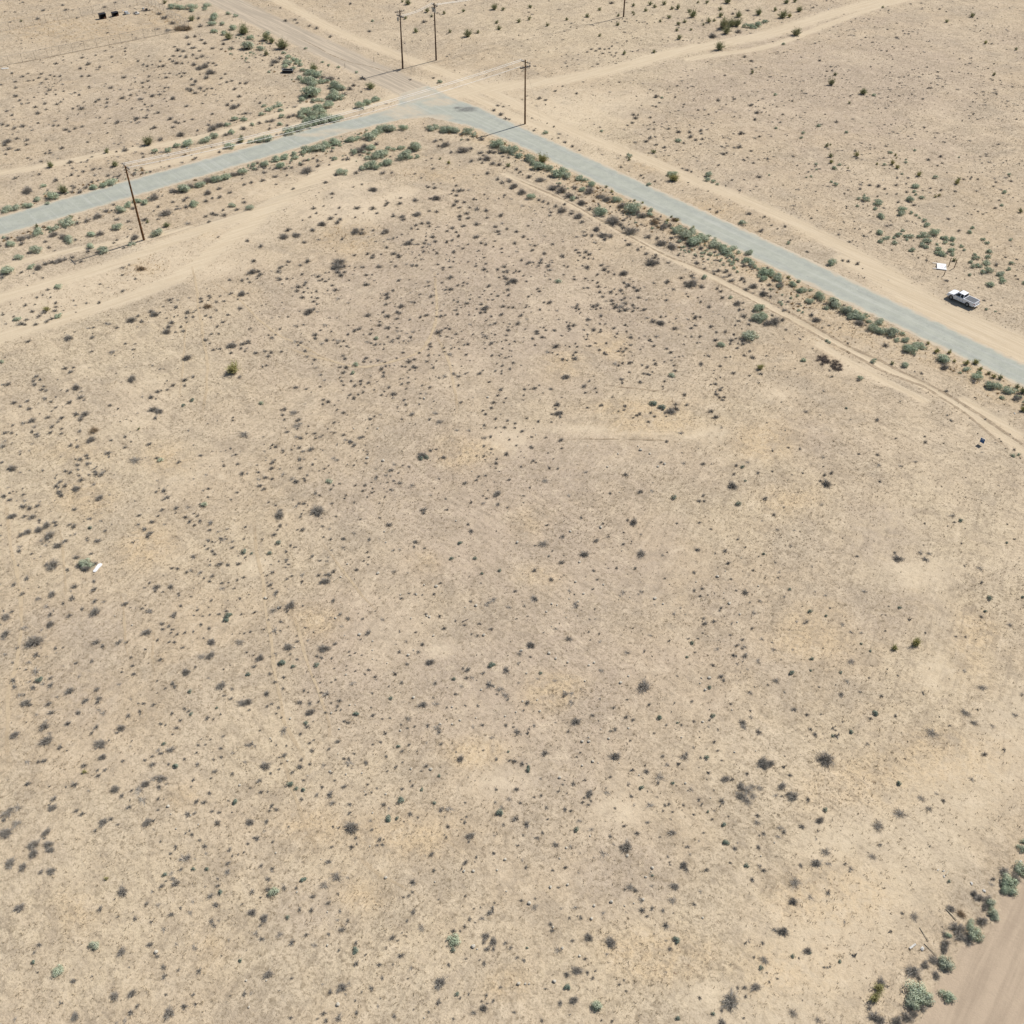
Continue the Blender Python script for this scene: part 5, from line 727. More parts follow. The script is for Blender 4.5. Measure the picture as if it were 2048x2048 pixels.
for L in (g_ind, s_ind, c_ind):
    for kd, px, py, wpx in L:
        x, y, R = place(kd, px, py, wpx); z = float(gz(x, y)[0]) - .02
        hi = 2 if wpx > 21 and kd in 'gp' else wpx > 16; me = random.choice(lib(kd, hi))
        sz = 'large' if wpx > 26 else 'mid-sized' if wpx > 15 else 'small'
        lab = unique(DESC[kd], where(px, py, x, y), px, py)
        sc = (R * random.uniform(.9, 1.12), R * random.uniform(.9, 1.12), R * random.uniform(.85, 1.15) * HT[kd]); rz = random.uniform(0, 6.28)
        if wpx > 25 and kd in 'scy':
            t = thing(NAME[kd], lab, CAT[kd], (x, y, z), rz, GRP[CAT[kd]])
            add('foliage', me, t, sc=sc); add('stems', stems(random.randrange(3)), t, sc=tuple(.9 * q for q in sc))
        else:
            tag(add(NAME[kd], me, None, (x, y, z), rz, sc), lab, CAT[kd], GRP[CAT[kd]])

def merge_scatter(name, tpl, xs, ys, Rs, hs, mat, seed=0, zoff=-.01):
    "many small copies of a few templates as one mesh"
    r = np.random.default_rng(seed); n = len(xs); zs = gz(xs, ys) + zoff
    Vs = []; Qs = []; Ts = []; o = 0; pick = r.integers(0, len(tpl), n)
    for k, (v, q, t) in enumerate(tpl):
        I = np.where(pick == k)[0]
        if not len(I): continue
        a = r.uniform(0, 2 * np.pi, len(I)); c, s = np.cos(a), np.sin(a)
        R = Rs[I][:, None]; X = (v[None, :, 0] * c[:, None] - v[None, :, 1] * s[:, None]) * R + xs[I][:, None]
        Y = (v[None, :, 0] * s[:, None] + v[None, :, 1] * c[:, None]) * R + ys[I][:, None]; Z = v[None, :, 2] * R * hs[I][:, None] + zs[I][:, None]
        Vs.append(np.stack([X, Y, Z], -1).reshape(-1, 3)); off = (np.arange(len(I)) * len(v) + o)[:, None, None]
        if len(q): Qs.append((q[None] + off).reshape(-1, 4))
        if len(t): Ts.append((t[None] + off).reshape(-1, 3))
        o += len(I) * len(v)
    F = ([np.concatenate(Qs)] if Qs else []) + ([np.concatenate(Ts)] if Ts else [])
    return mesh_np(name, np.concatenate(Vs), F, MAT[mat])

def rest(name, L, kinds, tpl, mat, seed, label, cat):
    L = [i for i in L if i[0] in kinds]
    if not L: return
    A = np.array([place(*i) for i in L]); r = np.random.default_rng(seed)
    me = merge_scatter(name, tpl, A[:, 0], A[:, 1], A[:, 2], r.uniform(.85, 1.15, len(A)), mat, seed)
    tag(add(name, me), label, cat, kind='stuff')
lo_g = [twig_arrays(75, 300 + i, .72, .05, 1, 2) for i in range(6)]
lo_p = [twig_arrays(60, 330 + i, .3, .032, 1, 1, 2) for i in range(3)]
lo_s = [leaf_arrays(150, 350 + i, .85, .2, 5, .3) for i in range(5)]
rest('small_dry_shrubs', g_rest, 'gb', lo_g, 'dry', 1, 'smaller grey dry shrubs dotted all over the open desert', 'scrub')
rest('small_dead_brush', g_rest, 'p', lo_p, 'pale', 2, 'smaller pale flattened dead brush patches on the desert floor', 'scrub')
rest('small_sage_bushes', s_rest, 's', lo_s, 'sage', 3, 'smaller grey-green sage bushes by the roads and in the far field', 'scrub')
rest('small_dark_bushes', s_rest, 'd', lo_s, 'dark', 4, 'smaller dark green bushes in the open field', 'scrub')

# tiny tufts and dry grass nobody could count
def scatter(n, dens, seed, box=(-190, 190, 28, 345)):
    r = np.random.default_rng(seed); x = r.uniform(box[0], box[1], n); y = r.uniform(box[2], box[3], n)
    k = np.abs(x) < y * .485 + 32; x, y = x[k], y[k]
    d = dens(x, y); k = r.random(len(x)) < d; return x[k], y[k]
def busy(x, y, margin=.4):
    "0 on roads and driven tracks, 1 elsewhere"
    o = np.ones(x.shape)
    for k, P, hw in TRK: o *= sstep(hw * .6, hw * 1.25, dseg(x, y, P[::3] if len(P) > 30 else P))
    for P, hw in GRAYR: o *= sstep(hw * .9, hw * 1.4, dseg(x, y, P))
    dr = dseg(x, y, ROAD + [ROAD[0]])
    return np.where(inside(x, y, ROAD) | inside(x, y, BROWN), 0, o * sstep(.2, 1.5, dr))
def d_tuft(x, y):
    b = busy(x, y); n = sstep(.40, .62, vn(x, y, 14, 77, 3))
    return b * (.25 + .75 * n) * (1 - .75 * blob(x, y, PALE, 3))
tx, ty = scatter(46000, lambda x, y: d_tuft(x, y) * np.clip(.25 + y / 260, .35, 1) * .55, 61)
r_ = np.random.default_rng(5); Rt = r_.gamma(3.2, .055, len(tx)).clip(.09, .5)
lo_t = [twig_arrays(22, 400 + i, .8, .12, 1, 0) for i in range(5)]
tag(add('dry_tufts', merge_scatter('dry_tufts', lo_t, tx, ty, Rt, np.full(len(tx), 1.), 'dry', 11)), 'tiny dark dry tufts speckling the sand', 'scrub', kind='stuff')
blade = []
for i in range(6):
    r = np.random.default_rng(440 + i); n = 5; az = r.uniform(0, 6.28, n); p = np.c_[r.normal(0, .35, n), r.normal(0, .35, n), np.zeros(n)]
    d = np.c_[np.cos(az) * .5, np.sin(az) * .5, r.uniform(.5, 1.1, n)]; s = np.c_[-np.sin(az), np.cos(az), np.zeros(n)] * .11
    V = np.stack([p - s, p + s, p + d], 1).reshape(-1, 3); blade.append((V, np.zeros((0, 4), int), np.arange(3 * n).reshape(-1, 3)))
gx, gy = scatter(420000, lambda x, y: busy(x, y) * (.25 + .75 * sstep(.35, .6, vn(x, y, 9, 15, 4))) * (1 - .6 * blob(x, y, PALE, 3)) * np.clip(1.5 - y / 260, .35, 1), 62)
Rg = np.random.default_rng(6).uniform(.10, .24, len(gx))
tag(add('dry_grass', merge_scatter('dry_grass', blade, gx, gy, Rg, np.full(len(gx), .9), 'straw', 12)), 'dry straw stubble and litter covering the sand', 'grass', kind='stuff')
def d_soft(x, y):
    X, Y = x, y
    up = blob(x, y, [(900, 560, 420, 260), (1300, 560, 260, 200), (130, 1100, 260, 520), (560, 1200, 330, 420), (300, 250, 330, 150), (650, 1750, 520, 300), (1200, 1500, 420, 420), (1330, 290, 340, 170), (1800, 180, 380, 260), (1250, 90, 300, 70), (1700, 420, 250, 80)], 71)
    return busy(x, y) * (.08 + .92 * up) * sstep(.38, .62, vn(x, y, 6, 141, 3)) * (1 - .8 * blob(x, y, PALE, 3))
sx, sy = scatter(34000, d_soft, 66); rs_ = np.random.default_rng(9); Rs_ = rs_.gamma(5, .062, len(sx)).clip(.14, .62)
hf = len(sx) // 2
tag(add('low_scrub', merge_scatter('low_scrub', lo_g, sx[:hf], sy[:hf], Rs_[:hf], rs_.uniform(.6, 1., hf), 'dry', 14)), 'countless little grey scrub plants between the larger shrubs', 'scrub', kind='stuff')
tag(add('flat_scrub', merge_scatter('flat_scrub', lo_p, sx[hf:], sy[hf:], Rs_[hf:] * 1.3, rs_.uniform(.8, 1.2, len(sx) - hf), 'pale', 15)), 'pale flattened dry scrub lying between the shrubs', 'scrub', kind='stuff')
VERGE = [W([(1000, 284), (1280, 418), (1536, 541), (1800, 668), (2060, 792)]), W([(1040, 325), (1250, 430), (1450, 530), (1600, 606)])]
VERGE2 = [W([(0, 482), (256, 406), (512, 332), (640, 296), (740, 266)]), W([(850, 252), (960, 275)]), W([(0, 425), (200, 368), (400, 312), (540, 275)]), W([(560, 330), (680, 305), (760, 315)])]
def d_verge(x, y):
    v = np.maximum(1 - sstep(.8, 4.2, dseg(x, y, VERGE[0])), .55 * (1 - sstep(.5, 5, dseg(x, y, VERGE[1]))))
    for P in VERGE2: v = np.maximum(v, .75 * (1 - sstep(.4, 3.4, dseg(x, y, P))))
    v = np.maximum(v, .8 * blob(x, y, [(625, 200, 50, 32), (590, 150, 55, 22), (500, 95, 60, 26)], 9))
    return busy(x, y, 0) * v * (.15 + .85 * sstep(.40, .60, vn(x, y, 5, 171, 2)))
vx, vy = scatter(190000, d_verge, 67); rv = np.random.default_rng(10); Rv = rv.gamma(6, .056, len(vx)).clip(.15, .65); kk = rv.random(len(vx)) + (vn(vx, vy, 8, 12, 2) - .5) * 1.2
for nm, sel, tp, mt, lb in (('verge_sage', kk > .66, lo_s, 'sage', 'dense small sage growth filling the road verges'), ('verge_scrub', (kk > .36) & (kk <= .66), lo_g, 'dry', 'dense grey scrub growth filling the road verges'), ('verge_weeds', kk <= .36, lo_g, 'gold', 'dense golden weeds filling the road verges')):
    tag(add(nm, merge_scatter(nm, tp, vx[sel], vy[sel], Rv[sel] * (.8 if mt == 'gold' else 1), rv.uniform(.8, 1.1, sel.sum()), mt, 16)), lb, 'scrub', kind='stuff')
# golden grass along the near verge of the right-hand road and by the fence corner
def d_gold(x, y):
    v = 1 - sstep(.5, 4.5, dseg(x, y, W([(985, 275), (1536, 545), (2048, 792), (2200, 862)])))
    v = np.maximum(v, (1 - sstep(.3, 1.8, dseg(x, y, W([(300, 22), (340, 45), (378, 60), (350, 62)])))) * .9)
    v = np.maximum(v, blob(x, y, STRAW, 3) * .5)
    return busy(x, y) * v * (.3 + .7 * sstep(.4, .6, vn(x, y, 3, 91, 2)))
hx, hy = scatter(300000, d_gold, 63); Rh = np.random.default_rng(8).uniform(.16, .36, len(hx))
tag(add('golden_grass', merge_scatter('golden_grass', blade, hx, hy, Rh, np.full(len(hx), 1.1), 'gold', 13)), 'golden dry grass along the road verges', 'grass', kind='stuff')

# ------------------------------------------------------------------ stones
def stone_mesh(seed):
    r = random.Random(seed); bm = bmesh.new(); bmesh.ops.create_icosphere(bm, subdivisions=2, radius=1)
    for v in bm.verts:
        v.co *= 1 + .16 * math.sin(v.co.x * 3 + seed) * math.cos(v.co.y * 2.6 + seed * 2) + r.uniform(-.06, .06)
        v.co.z *= .72
    me = bpy.data.meshes.new('stone'); bm.to_mesh(me); bm.free(); me.materials.append(MAT['stone']); return me
SM = [stone_mesh(i) for i in range(6)]
SL = []
for (ti, tj), s in STONES.items():
    for tok in s.split():
        a, b = map(float, tok.split(',')); px = ti * 512 + a * 2.65; py = tj * 512 + b * 2.65
        SL.append((mpp(px, py) * random.choice((1.5, 1.9, 2.2, 2.6, 3.3)) * (1.25 if py > 1800 else 1), px, py))
for R, px, py in sorted(SL, reverse=True):
    for x, y in (G(px, py),):
        o = add('stone', random.choice(SM), None, (x, y, float(gz(x, y)[0]) + R * .35), random.uniform(0, 6.28), (R, R * random.uniform(.8, 1.1), R * .9))
        tag(o, unique('pale round stone', 'on sand', px, py), 'stone', 'pale stones on the open field')

# ------------------------------------------------------------------ power poles and wires
D2R = math.pi / 180
def power_pole(px, py, h, lean, arms, label, brace=None, guys=(), cans=(), mat='poledark'):
    x, y = G(px, py); t = thing('power_pole', label, 'power pole', (x, y, 0), 0, 'wooden power poles')
    m = MB(); n = 6
    for i in range(n): m.tube((lean[0] * i / n, lean[1] * i / n, h * i / n - .05 * (i == 0)), (lean[0] * (i + 1) / n, lean[1] * (i + 1) / n, h * (i + 1) / n), .21 - .012 * i * 1.1, .21 - .012 * (i + 1) * 1.1, 12, i in (0, n - 1))
    m.build('pole_shaft', MAT[mat], t)
    att = []
    for az, z, L, off in arms:
        c = Vector((lean[0] * z / h, lean[1] * z / h, z)); d = Vector((math.cos(az * D2R), math.sin(az * D2R), 0)); sx = Vector((-d.y, d.x, 0)) * off
        a = MB(); a.box(c + sx, (L, .11, .14), Matrix.Rotation(az * D2R, 3, 'Z')); arm = a.build('crossarm', MAT['polearm'], t)
        br = MB(); br.tube(c + sx + d * L * .28, c + sx * .6 + Vector((0, 0, -.75)), .03, .03, 5); br.tube(c + sx - d * L * .28, c + sx * .6 + Vector((0, 0, -.75)), .03, .03, 5); br.build('arm_brace', MAT['galv'], t)
        for k in (-.46, -.2, .2, .46):
            p = c + sx + d * L * k + Vector((0, 0, .07)); q = MB(); q.tube(p, p + Vector((0, 0, .10)), .03, .03, 6); q.tube(p + Vector((0, 0, .10)), p + Vector((0, 0, .17)), .085, .07, 8); q.tube(p + Vector((0, 0, .17)), p + Vector((0, 0, .26)), .06, .045, 8)
            q.build('insulator', MAT['glass_ins'], arm); att.append(Vector((x, y, 0)) + p + Vector((0, 0, .26)))
    for az, z in cans:
        c = Vector((math.cos(az * D2R) * .42, math.sin(az * D2R) * .42, z)); q = MB(); q.tube(c, c + Vector((0, 0, .75)), .24, .24, 12); q.tube(c + Vector((0, 0, .75)), c + Vector((0, 0, .95)), .06, .04, 6); q.build('transformer', MAT['galv'], t)
    if brace: q = MB(); q.tube(brace[0], brace[1], .05, .05, 6); q.build('wire_bracket', MAT['polearm'], t)
    for gx_, gy_, z in guys:
        ax, ay = G(gx_, gy_); q = MB(); q.tube((lean[0] * z / h, lean[1] * z / h, z), (ax - x, ay - y, .05), .012, .012, 5, False); q.build('guy_wire', MAT['galv'], t)
    return att
pA = power_pole(288, 480, 13.5, (0, 0), [(-50, 13.25, 2.4, .16)], 'lone tall wooden power pole beside the left paved road', brace=((.1, 0, 12.9), (1.3, -.6, 12.0)), mat='pole')
pB = power_pole(805.6, 137, 13.3, (.2, 0), [(35, 12.9, 2.6, .15), (-50, 11.9, 2.6, .15), (-50, 11.9, 2.6, -.15)], 'dark power pole between two dirt tracks, left of its twin', guys=[(823, 150, 11.5)], cans=[(200, 10.9)])
pC = power_pole(872.4, 120.6, 13.2, (.1, 0), [(-50, 12.7, 2.4, .15), (40, 12.2, 1.8, .15)], 'dark power pole standing past the upper dirt track', cans=[(130, 11.2), (300, 11.2)])
pD = power_pole(1050, 247.8, 13.4, (-.1, 0), [(-42, 12.9, 2.6, .15), (38, 11.9, 2.7, .15), (38, 11.9, 2.7, -.15)], 'brown power pole on the verge right of the junction', guys=[(1070, 201, 12.3), (1080.5, 238, 12.3)], mat='pole')
pE = power_pole(1247, 33.6, 13.2, (0, 0), [(-30, 12.7, 2.4, .15)], 'far power pole in the desert, its top cut off')
def span(a, b, sag, label):
    pts = [a.lerp(b, t) - Vector((0, 0, sag * 4 * t * (1 - t))) for t in np.linspace(0, 1, 33)]
    m = MB(); m.path(pts, .037, 6); tag(m.build('power_line', MAT['wire']), label, 'power line', 'overhead wires between the poles')
span(pA[0], pD[0], 1.3, 'topmost glint-white wire from roadside pole to junction pole')
span(pA[1], pD[1], 1.35, 'second glint-white wire from roadside pole to junction pole')
span(pA[3], pD[4], 1.3, 'lowest glint-white wire from roadside pole to junction pole')
span(pB[6], pC[0], .35, 'upper short wire between the two dark poles')
span(pB[7], pC[1], .4, 'lower short wire between the two dark poles')
span(pC[2], pE[0], .9, 'upper wire running right from the dark pole pair')
span(pC[3], pE[1], 1.0, 'lower wire running right from the dark pole pair')
# bent marker stakes near the junction
for px, py, hh, lab in ((748, 124, 1.1, 'thin dark marker stake left of the twin power poles'), (690, 136, 1.0, 'short marker stake beside the wide dirt road')):
    x, y = G(px, py); t = thing('marker_stake', lab, 'stake', (x, y, 0)); MB().tube((0, 0, -.1), (.03, 0, hh), .05, .04, 6).build('stake_post', MAT['darksteel'], t); MB().box((.03, 0, hh + .06), (.1, .1, .14)).build('stake_cap', MAT['galv'], t)

# ------------------------------------------------------------------ the pickup
def pickup():
    fx, fy = G(1900.4, 598.3); rx, ry = G(1933.5, 613.2); hd = math.atan2(fy - ry, fx - rx)
    mx, my = (fx + rx) / 2, (fy + ry) / 2; rgt = Vector((math.sin(hd), -math.cos(hd), 0))
    t = thing('pickup_truck', 'white extended-cab pickup truck with dark bed cover parked by the dirt track', 'pickup truck', (mx + rgt.x * .80, my + rgt.y * .80, .0), hd); t.scale = (.95, .95, .95)
    ra, fa = -1.55, 1.55; R = .37
    def arch(cx, r=.45, z=.37, k=9): return [(cx + r * math.cos(a), z + r * math.sin(a)) for a in np.linspace(math.pi, 0, k)]
    hb = .93
    lower = [(-2.72, .48)] + [(-2.55, .40)] + arch(ra) + arch(fa) + [(2.12, .38), (2.34, .46), (2.38, .72), (2.32, .92), (2.10, 1.01), (1.50, 1.08), (1.25, 1.09), (-.62, 1.09), (-.66, 1.07), (-2.70, 1.07)]
    body = MB()
    body.prism(lower, -hb, hb).build('body', MAT['truckpaint'], t, .05)
    # cab greenhouse
    y0, y1 = .84, .66
    cab = MB(); cab.hexa([(-.62, -y0, 1.085), (1.18, -y0, 1.085), (1.18, y0, 1.085), (-.62, y0, 1.085), (-.52, -y1, 1.66), (.50, -y1, 1.69), (.50, y1, 1.69), (-.52, y1, 1.66)])
    c = cab.build('cab', MAT['truckpaint'], t, .06)
    def lerp(a, b, k): return tuple(a[i] + (b[i] - a[i]) * k for i in range(3))
    def pane(name, q, out):
        o = Vector(out) * .018; n = MB(); a = [Vector(p) + o for p in q]; b = [Vector(p) - o * .3 for p in q]; n.hexa(b + a); return n.build(name, MAT['glass'], c)
    def sidepane(name, xa, xb, xta, xtb, s):
        za, zb = 1.12, 1.60; f = lambda z: y0 + (y1 - y0) * (z - 1.085) / .59
        pane(name, [(xa, s * f(za), za), (xb, s * f(za), za), (xtb, s * f(zb), zb), (xta, s * f(zb), zb)], (0, s, .3))
    for s in (1, -1):
        sidepane('door_window', .10, .98, .10, .52, s); sidepane('rear_side_window', -.50, -.02, -.43, -.02, s)
    pane('windscreen', [(1.12, -.74, 1.15), (1.12, .74, 1.15), (.60, .60, 1.60), (.60, -.60, 1.60)], (.8, 0, .6))
    pane('rear_window', [(-.605, -.66, 1.18), (-.605, .66, 1.18), (-.535, .56, 1.58), (-.535, -.56, 1.58)], (-1, 0, .2))
    for s in (1, -1):
        d = MB(); d.box((.48, s * (hb + .002), .80), (.02, .012, .52)); d.box((-.04, s * (hb + .002), .80), (.015, .012, .52)); d.box((-.61, s * (hb + .002), .78), (.02, .012, .56)); d.build('door_seam', MAT['black'], t)
        MB().box((.14, s * (hb + .02), .93), (.16, .03, .035)).build('door_handle', MAT['black'], t, .008)
        MB().box((1.02, s * (hb + .12), 1.15), (.14, .20, .16)).build('wing_mirror', MAT['black'], t, .03)
        MB().box((2.28, s * .70, .80), (.16, .34, .17)).build('headlight', MAT['lamp'], t, .02)
        MB().box((-2.70, s * .86, .88), (.07, .14, .30)).build('tail_light', MAT['red'], t, .01)
    bc = MB(); bc.box((-1.68, 0, 1.085), (1.94, 1.58, .05))
    for k in range(5): bc.box((-2.50 + k * .41, 0, 1.118), (.05, 1.58, .02))
    bc.build('bed_cover', MAT['cover'], t, .01)
    rl = MB(); rl.box((-1.68, .855, 1.09), (2.0, .10, .05)); rl.box((-1.68, -.855, 1.09), (2.0, .10, .05)); rl.box((-2.675, 0, 1.09), (.05, 1.6, .05)); rl.build('bed_rail', MAT['truckpaint'], t, .015)
    MB().box((-2.71, 0, .80), (.03, 1.5, .42)).build('tailgate', MAT['truckpaint'], t, .01)
    MB().box((-2.83, 0, .50), (.20, 1.76, .17)).build('rear_bumper', MAT['chrome'], t, .03)
    MB().box((2.38, 0, .52), (.20, 1.80, .22)).build('front_bumper', MAT['truckpaint'], t, .05)
    MB().box((2.36, 0, .78), (.06, .98, .18)).build('grille', MAT['black'], t, .01)
    MB().box((-2.732, 0, .80), (.02, .28, .13)).build('licence_plate', MAT['lamp'], t)
    for a in (ra, fa):
        for s in (1, -1):
            wh = MB(); wh.tube((a, s * .64, R), (a, s * .90, R), R, R, 24); wo = wh.build('wheel', MAT['black'], t, .03)
            q = MB(); q.tube((a, s * .90, R), (a, s * .915, R), .23, .21, 18); q.build('rim', MAT['rim'], wo)
    MB().box((-.15, 0, .42), (4.4, 1.3, .2)).build('chassis', MAT['black'], t)
    MB().tube((1.05, -.80, 1.10), (.98, -.84, 1.75), .012, .008, 5).build('antenna', MAT['black'], t)
pickup()

# ------------------------------------------------------------------ signs and posts near the pickup
def downed_sign():
    P = [Vector((*G(*p), 0)) for p in ((1873, 539.5), (1891.5, 541), (1892.5, 530.6), (1873.6, 527.2))]
    c = sum(P, Vector()) / 4; ux = ((P[1] + P[2]) - (P[0] + P[3])); L = ux.length / 2; a = math.atan2(ux.y, ux.x); Wd = ((P[3] + P[2]) - (P[0] + P[1])).length / 2
    t = thing('fallen_sign', 'white sign board with two white legs lying flat beyond the pickup', 'sign', (c.x, c.y, float(gz(c.x, c.y)[0]) + .10), a)
    MB().box((0, 0, .05), (L, Wd, .05)).build('sign_panel', MAT['white'], t, .008)
    for s in (1, -1): MB().box((-L * .20, s * (Wd / 2 - .06), .0), (L * 1.5, .10, .09)).build('leg', MAT['white'], t, .008)
    m = MB(); r = random.Random(4)
    for row, yy in enumerate((.30, .12, -.10, -.28)):
        x = -L * .12
        while x < L * .16: w_ = r.uniform(.05, .12); m.box((x, yy * Wd * .8, .078), (w_, .07, .006)); x += w_ + .05
    m.build('faded_print', MAT['sign_red'], t)
downed_sign()
for (px, py, hh, ln, lab) in ((1897.2, 532.6, 1.55, (.05, .1), 'left brown wooden post of the pair beside the fallen white sign'), (1907.8, 536.6, 1.6, (.12, .05), 'right brown wooden post of the pair beyond the pickup'), (1887.3, 551.5, .8, (.05, 0), 'short brown stake between the pickup and the fallen sign')):
    x, y = G(px, py); t = thing('wooden_post', lab, 'post', (x, y, float(gz(x, y)[0]))); MB().hexa([(-.05, -.05, -.1), (.05, -.05, -.1), (.05, .05, -.1), (-.05, .05, -.1)] + [(ln[0] + a, ln[1] + b, hh) for a, b in ((-.05, -.05), (.05, -.05), (.05, .05), (-.05, .05))]).build('post_shaft', MAT['postwood'], t, .01)
    if hh > 1: MB().box((ln[0] * .9, ln[1] * .9, hh - .12), (.16, .13, .06)).build('post_bracket', MAT['rust'], t)
def blue_sign():
    a = Vector((*G(1958, 886.8), 0)); b = Vector((*G(1965.8, 891), 0)); c = (a + b) / 2; d = b - a; az = math.atan2(d.y, d.x); L = d.length * 1.05
    t = thing('yard_sign', 'small blue sign on short legs beside the twin-rut track', 'sign', (c.x, c.y, float(gz(c.x, c.y)[0])), az)
    MB().box((0, 0, .66), (L, .03, .68)).build('sign_panel', MAT['blue'], t, .004)
    MB().box((.02, -.02, .84), (L * .6, .012, .16)).build('sign_band', MAT['bluelight'], t)
    for s in (1, -1): MB().tube((s * L * .46, 0.0, -.1), (s * L * .46, 0.0, 1.02), .014, .014, 6).build('leg', MAT['galv'], t)
    f = MB(); f.box((0, 0, 1.01), (L + .03, .04, .02)); f.box((0, 0, .31), (L + .03, .04, .02)); f.build('sign_frame', MAT['galv'], t)
blue_sign()

# ------------------------------------------------------------------ fence round the far-left yard
def fence():
    def line(a, b, sp):
        a = Vector((*G(*a), 0)); b = Vector((*G(*b), 0)); n = max(1, round((b - a).length / sp)); return [a.lerp(b, i / n) for i in range(n + 1)]
    corner = (379, 58); c2 = (297, 7)
    runs = [line((-60, 145), corner, 3.2), line(corner, c2, 3.0), line(c2, (-30, 69), 3.2)]
    o = Vector((*G(*corner), 0)); t = thing('wire_fence', 'tall chain link fence with thin posts around the far-left yard', 'fence', o)
    hh = 2.1; seen = set()
    for R_ in runs:
        for p in R_:
            k = (round(p.x), round(p.y))
            if k in seen: continue
            seen.add(k); q = p - o; MB().tube(q - Vector((0, 0, .1)), q + Vector((0, 0, hh)), .03, .026, 6).build('fence_post', MAT['fencepost'], t)
    for R_ in runs:
        m = MB(); a, b = R_[0] - o, R_[-1] - o; L = (b - a).length; d = (b - a) / L
        for z in (.08, hh - .05): m.tube(a + Vector((0, 0, z)), b + Vector((0, 0, z)), .018, .018, 4, False)
        st = .30; n = int(L / st)
        for i in range(-7, n):
            for s in (1, -1):
                x0 = i * st; x1 = x0 + hh
                u0, u1 = max(0, x0), min(L, x1)
                if u1 <= u0: continue
                z0 = (u0 - x0); z1 = (u1 - x0)
                if s < 0: z0, z1 = hh - z0, hh - z1
                m.tube(a + d * u0 + Vector((0, 0, z0)), a + d * u1 + Vector((0, 0, z1)), .0055, .0055, 3, False)
        m.build('wire_mesh', MAT['galv'], t)
fence()

# ------------------------------------------------------------------ junk in the yard, trough, litter
def crate(px, py, w_, d_, h_, az, label):
    x, y = G(px, py); t = thing('black_shed', label, 'shed', (x, y, float(gz(x, y)[0])), az)
    m = MB(); m.box((0, d_ / 2 - .03, h_ / 2), (w_, .06, h_)); m.box((-w_ / 2 + .03, 0, h_ / 2), (.06, d_ - .12, h_)); m.box((w_ / 2 - .03, 0, h_ / 2), (.06, d_ - .12, h_)); m.build('walls', MAT['darksteel'], t)
    MB().box((0, 0, h_ + .04), (w_ + .15, d_ + .15, .07), Matrix.Rotation(.06, 3, 'X')).build('roof', MAT['darksteel'], t)
    MB().box((0, 0, .05), (w_ - .15, d_ - .15, .1)).build('floor_board', MAT['rust'], t)
    MB().box((w_ * .25, -d_ / 2, h_ * .2), (w_ * .4, .05, h_ * .4)).build('front_panel', MAT['rust'], t)
crate(206, 36.5, 1.7, 1.2, 1.25, .66, 'leftmost black open-fronted shed inside the fenced yard')
crate(231, 32, 1.6, 1.1, .95, .75, 'second lower black shed, right of the taller one')
def heap(px, py, label, parts, name='junk_heap', cat='junk'):
    x, y = G(px, py); t = thing(name, label, cat, (x, y, float(gz(x, y)[0]))); r = random.Random(int(px * 7))
    for i, (nm, mat, dims) in enumerate(parts):
        MB().box((r.uniform(-.9, .9), r.uniform(-.5, .5), dims[2] / 2 + .12 * (i % 3)), dims, Matrix.Rotation(r.uniform(0, 3), 3, 'Z') @ Matrix.Rotation(r.uniform(-.35, .35), 3, 'X')).build(nm, MAT[mat], t, .03)
heap(257, 28, 'heap of grey and white scrap right of the black sheds', [('scrap_box', 'galv', (1.0, .7, .7)), ('white_sheet', 'litter', (.8, .6, .08)), ('scrap_bag', 'litter', (.5, .5, .4)), ('scrap_drum', 'darksteel', (.6, .5, .6)), ('scrap_box', 'bluelight', (.6, .5, .5))])
heap(274.5, 27.5, 'bright white scrap heap near the fence corner', [('white_sheet', 'litter', (1.1, .8, .3)), ('scrap_bag', 'litter', (.7, .6, .5)), ('board', 'tan', (.9, .5, .1)), ('white_sheet', 'litter', (.8, .5, .12))])
heap(240, 25, 'small tan pile touching the second black shed', [('board', 'tan', (1.0, .7, .5)), ('board', 'tan', (.8, .3, .08)), ('white_sheet', 'litter', (.5, .4, .1))])
heap(292, 22.5, 'grey scrap and brush pile against the fence', [('board', 'polearm', (1.2, .15, .1)), ('board', 'polearm', (1.0, .2, .1)), ('scrap_box', 'galv', (.6, .5, .4)), ('board', 'polearm', (1.5, .12, .1)), ('scrap_drum', 'darksteel', (.5, .5, .5))])
def board(px, py, L, w_, az, label, mat='plank', h=.05, name='plank', cat='plank', z=.04):
    x, y = G(px, py); o = MB().box((0, 0, 0), (L, w_, h)).build(name, MAT[mat], None, .008, (x, y, float(gz(x, y)[0]) + z + h / 2), az); o.rotation_euler = (.03, .05, az); return tag(o, label, cat)
board(280, 17.5, 2.4, .5, .75, 'long pale board lying above the white scrap heap', 'tan')
board(10, 137, 1.6, .8, .3, 'white sheet lying outside the fence at left edge', 'litter', .04, 'white_sheet', 'litter')
board(1825, 1893, .75, .16, .55, 'pale plank beside the shrub row at bottom right', 'litter')
board(1848, 1869, 1.3, .04, 1.9, 'thin pale stick above the pale plank, bottom right')
board(1902, 1829, 1.2, .06, 2.1, 'bleached plank leaning by brown weeds near the dirt road')
board(1861, 1900, 1.3, .035, 2.2, 'thin stick right of the pale plank, bottom right')
board(1895, 1746, .6, .10, .8, 'short plank among white scraps above the dirt road')
board(673, 1158, 1.1, .035, .95, 'bleached stick beside a big grey shrub, middle field')
board(931, 1241, .8, .08, .6, 'small dark grey stick in the middle field', 'polearm')
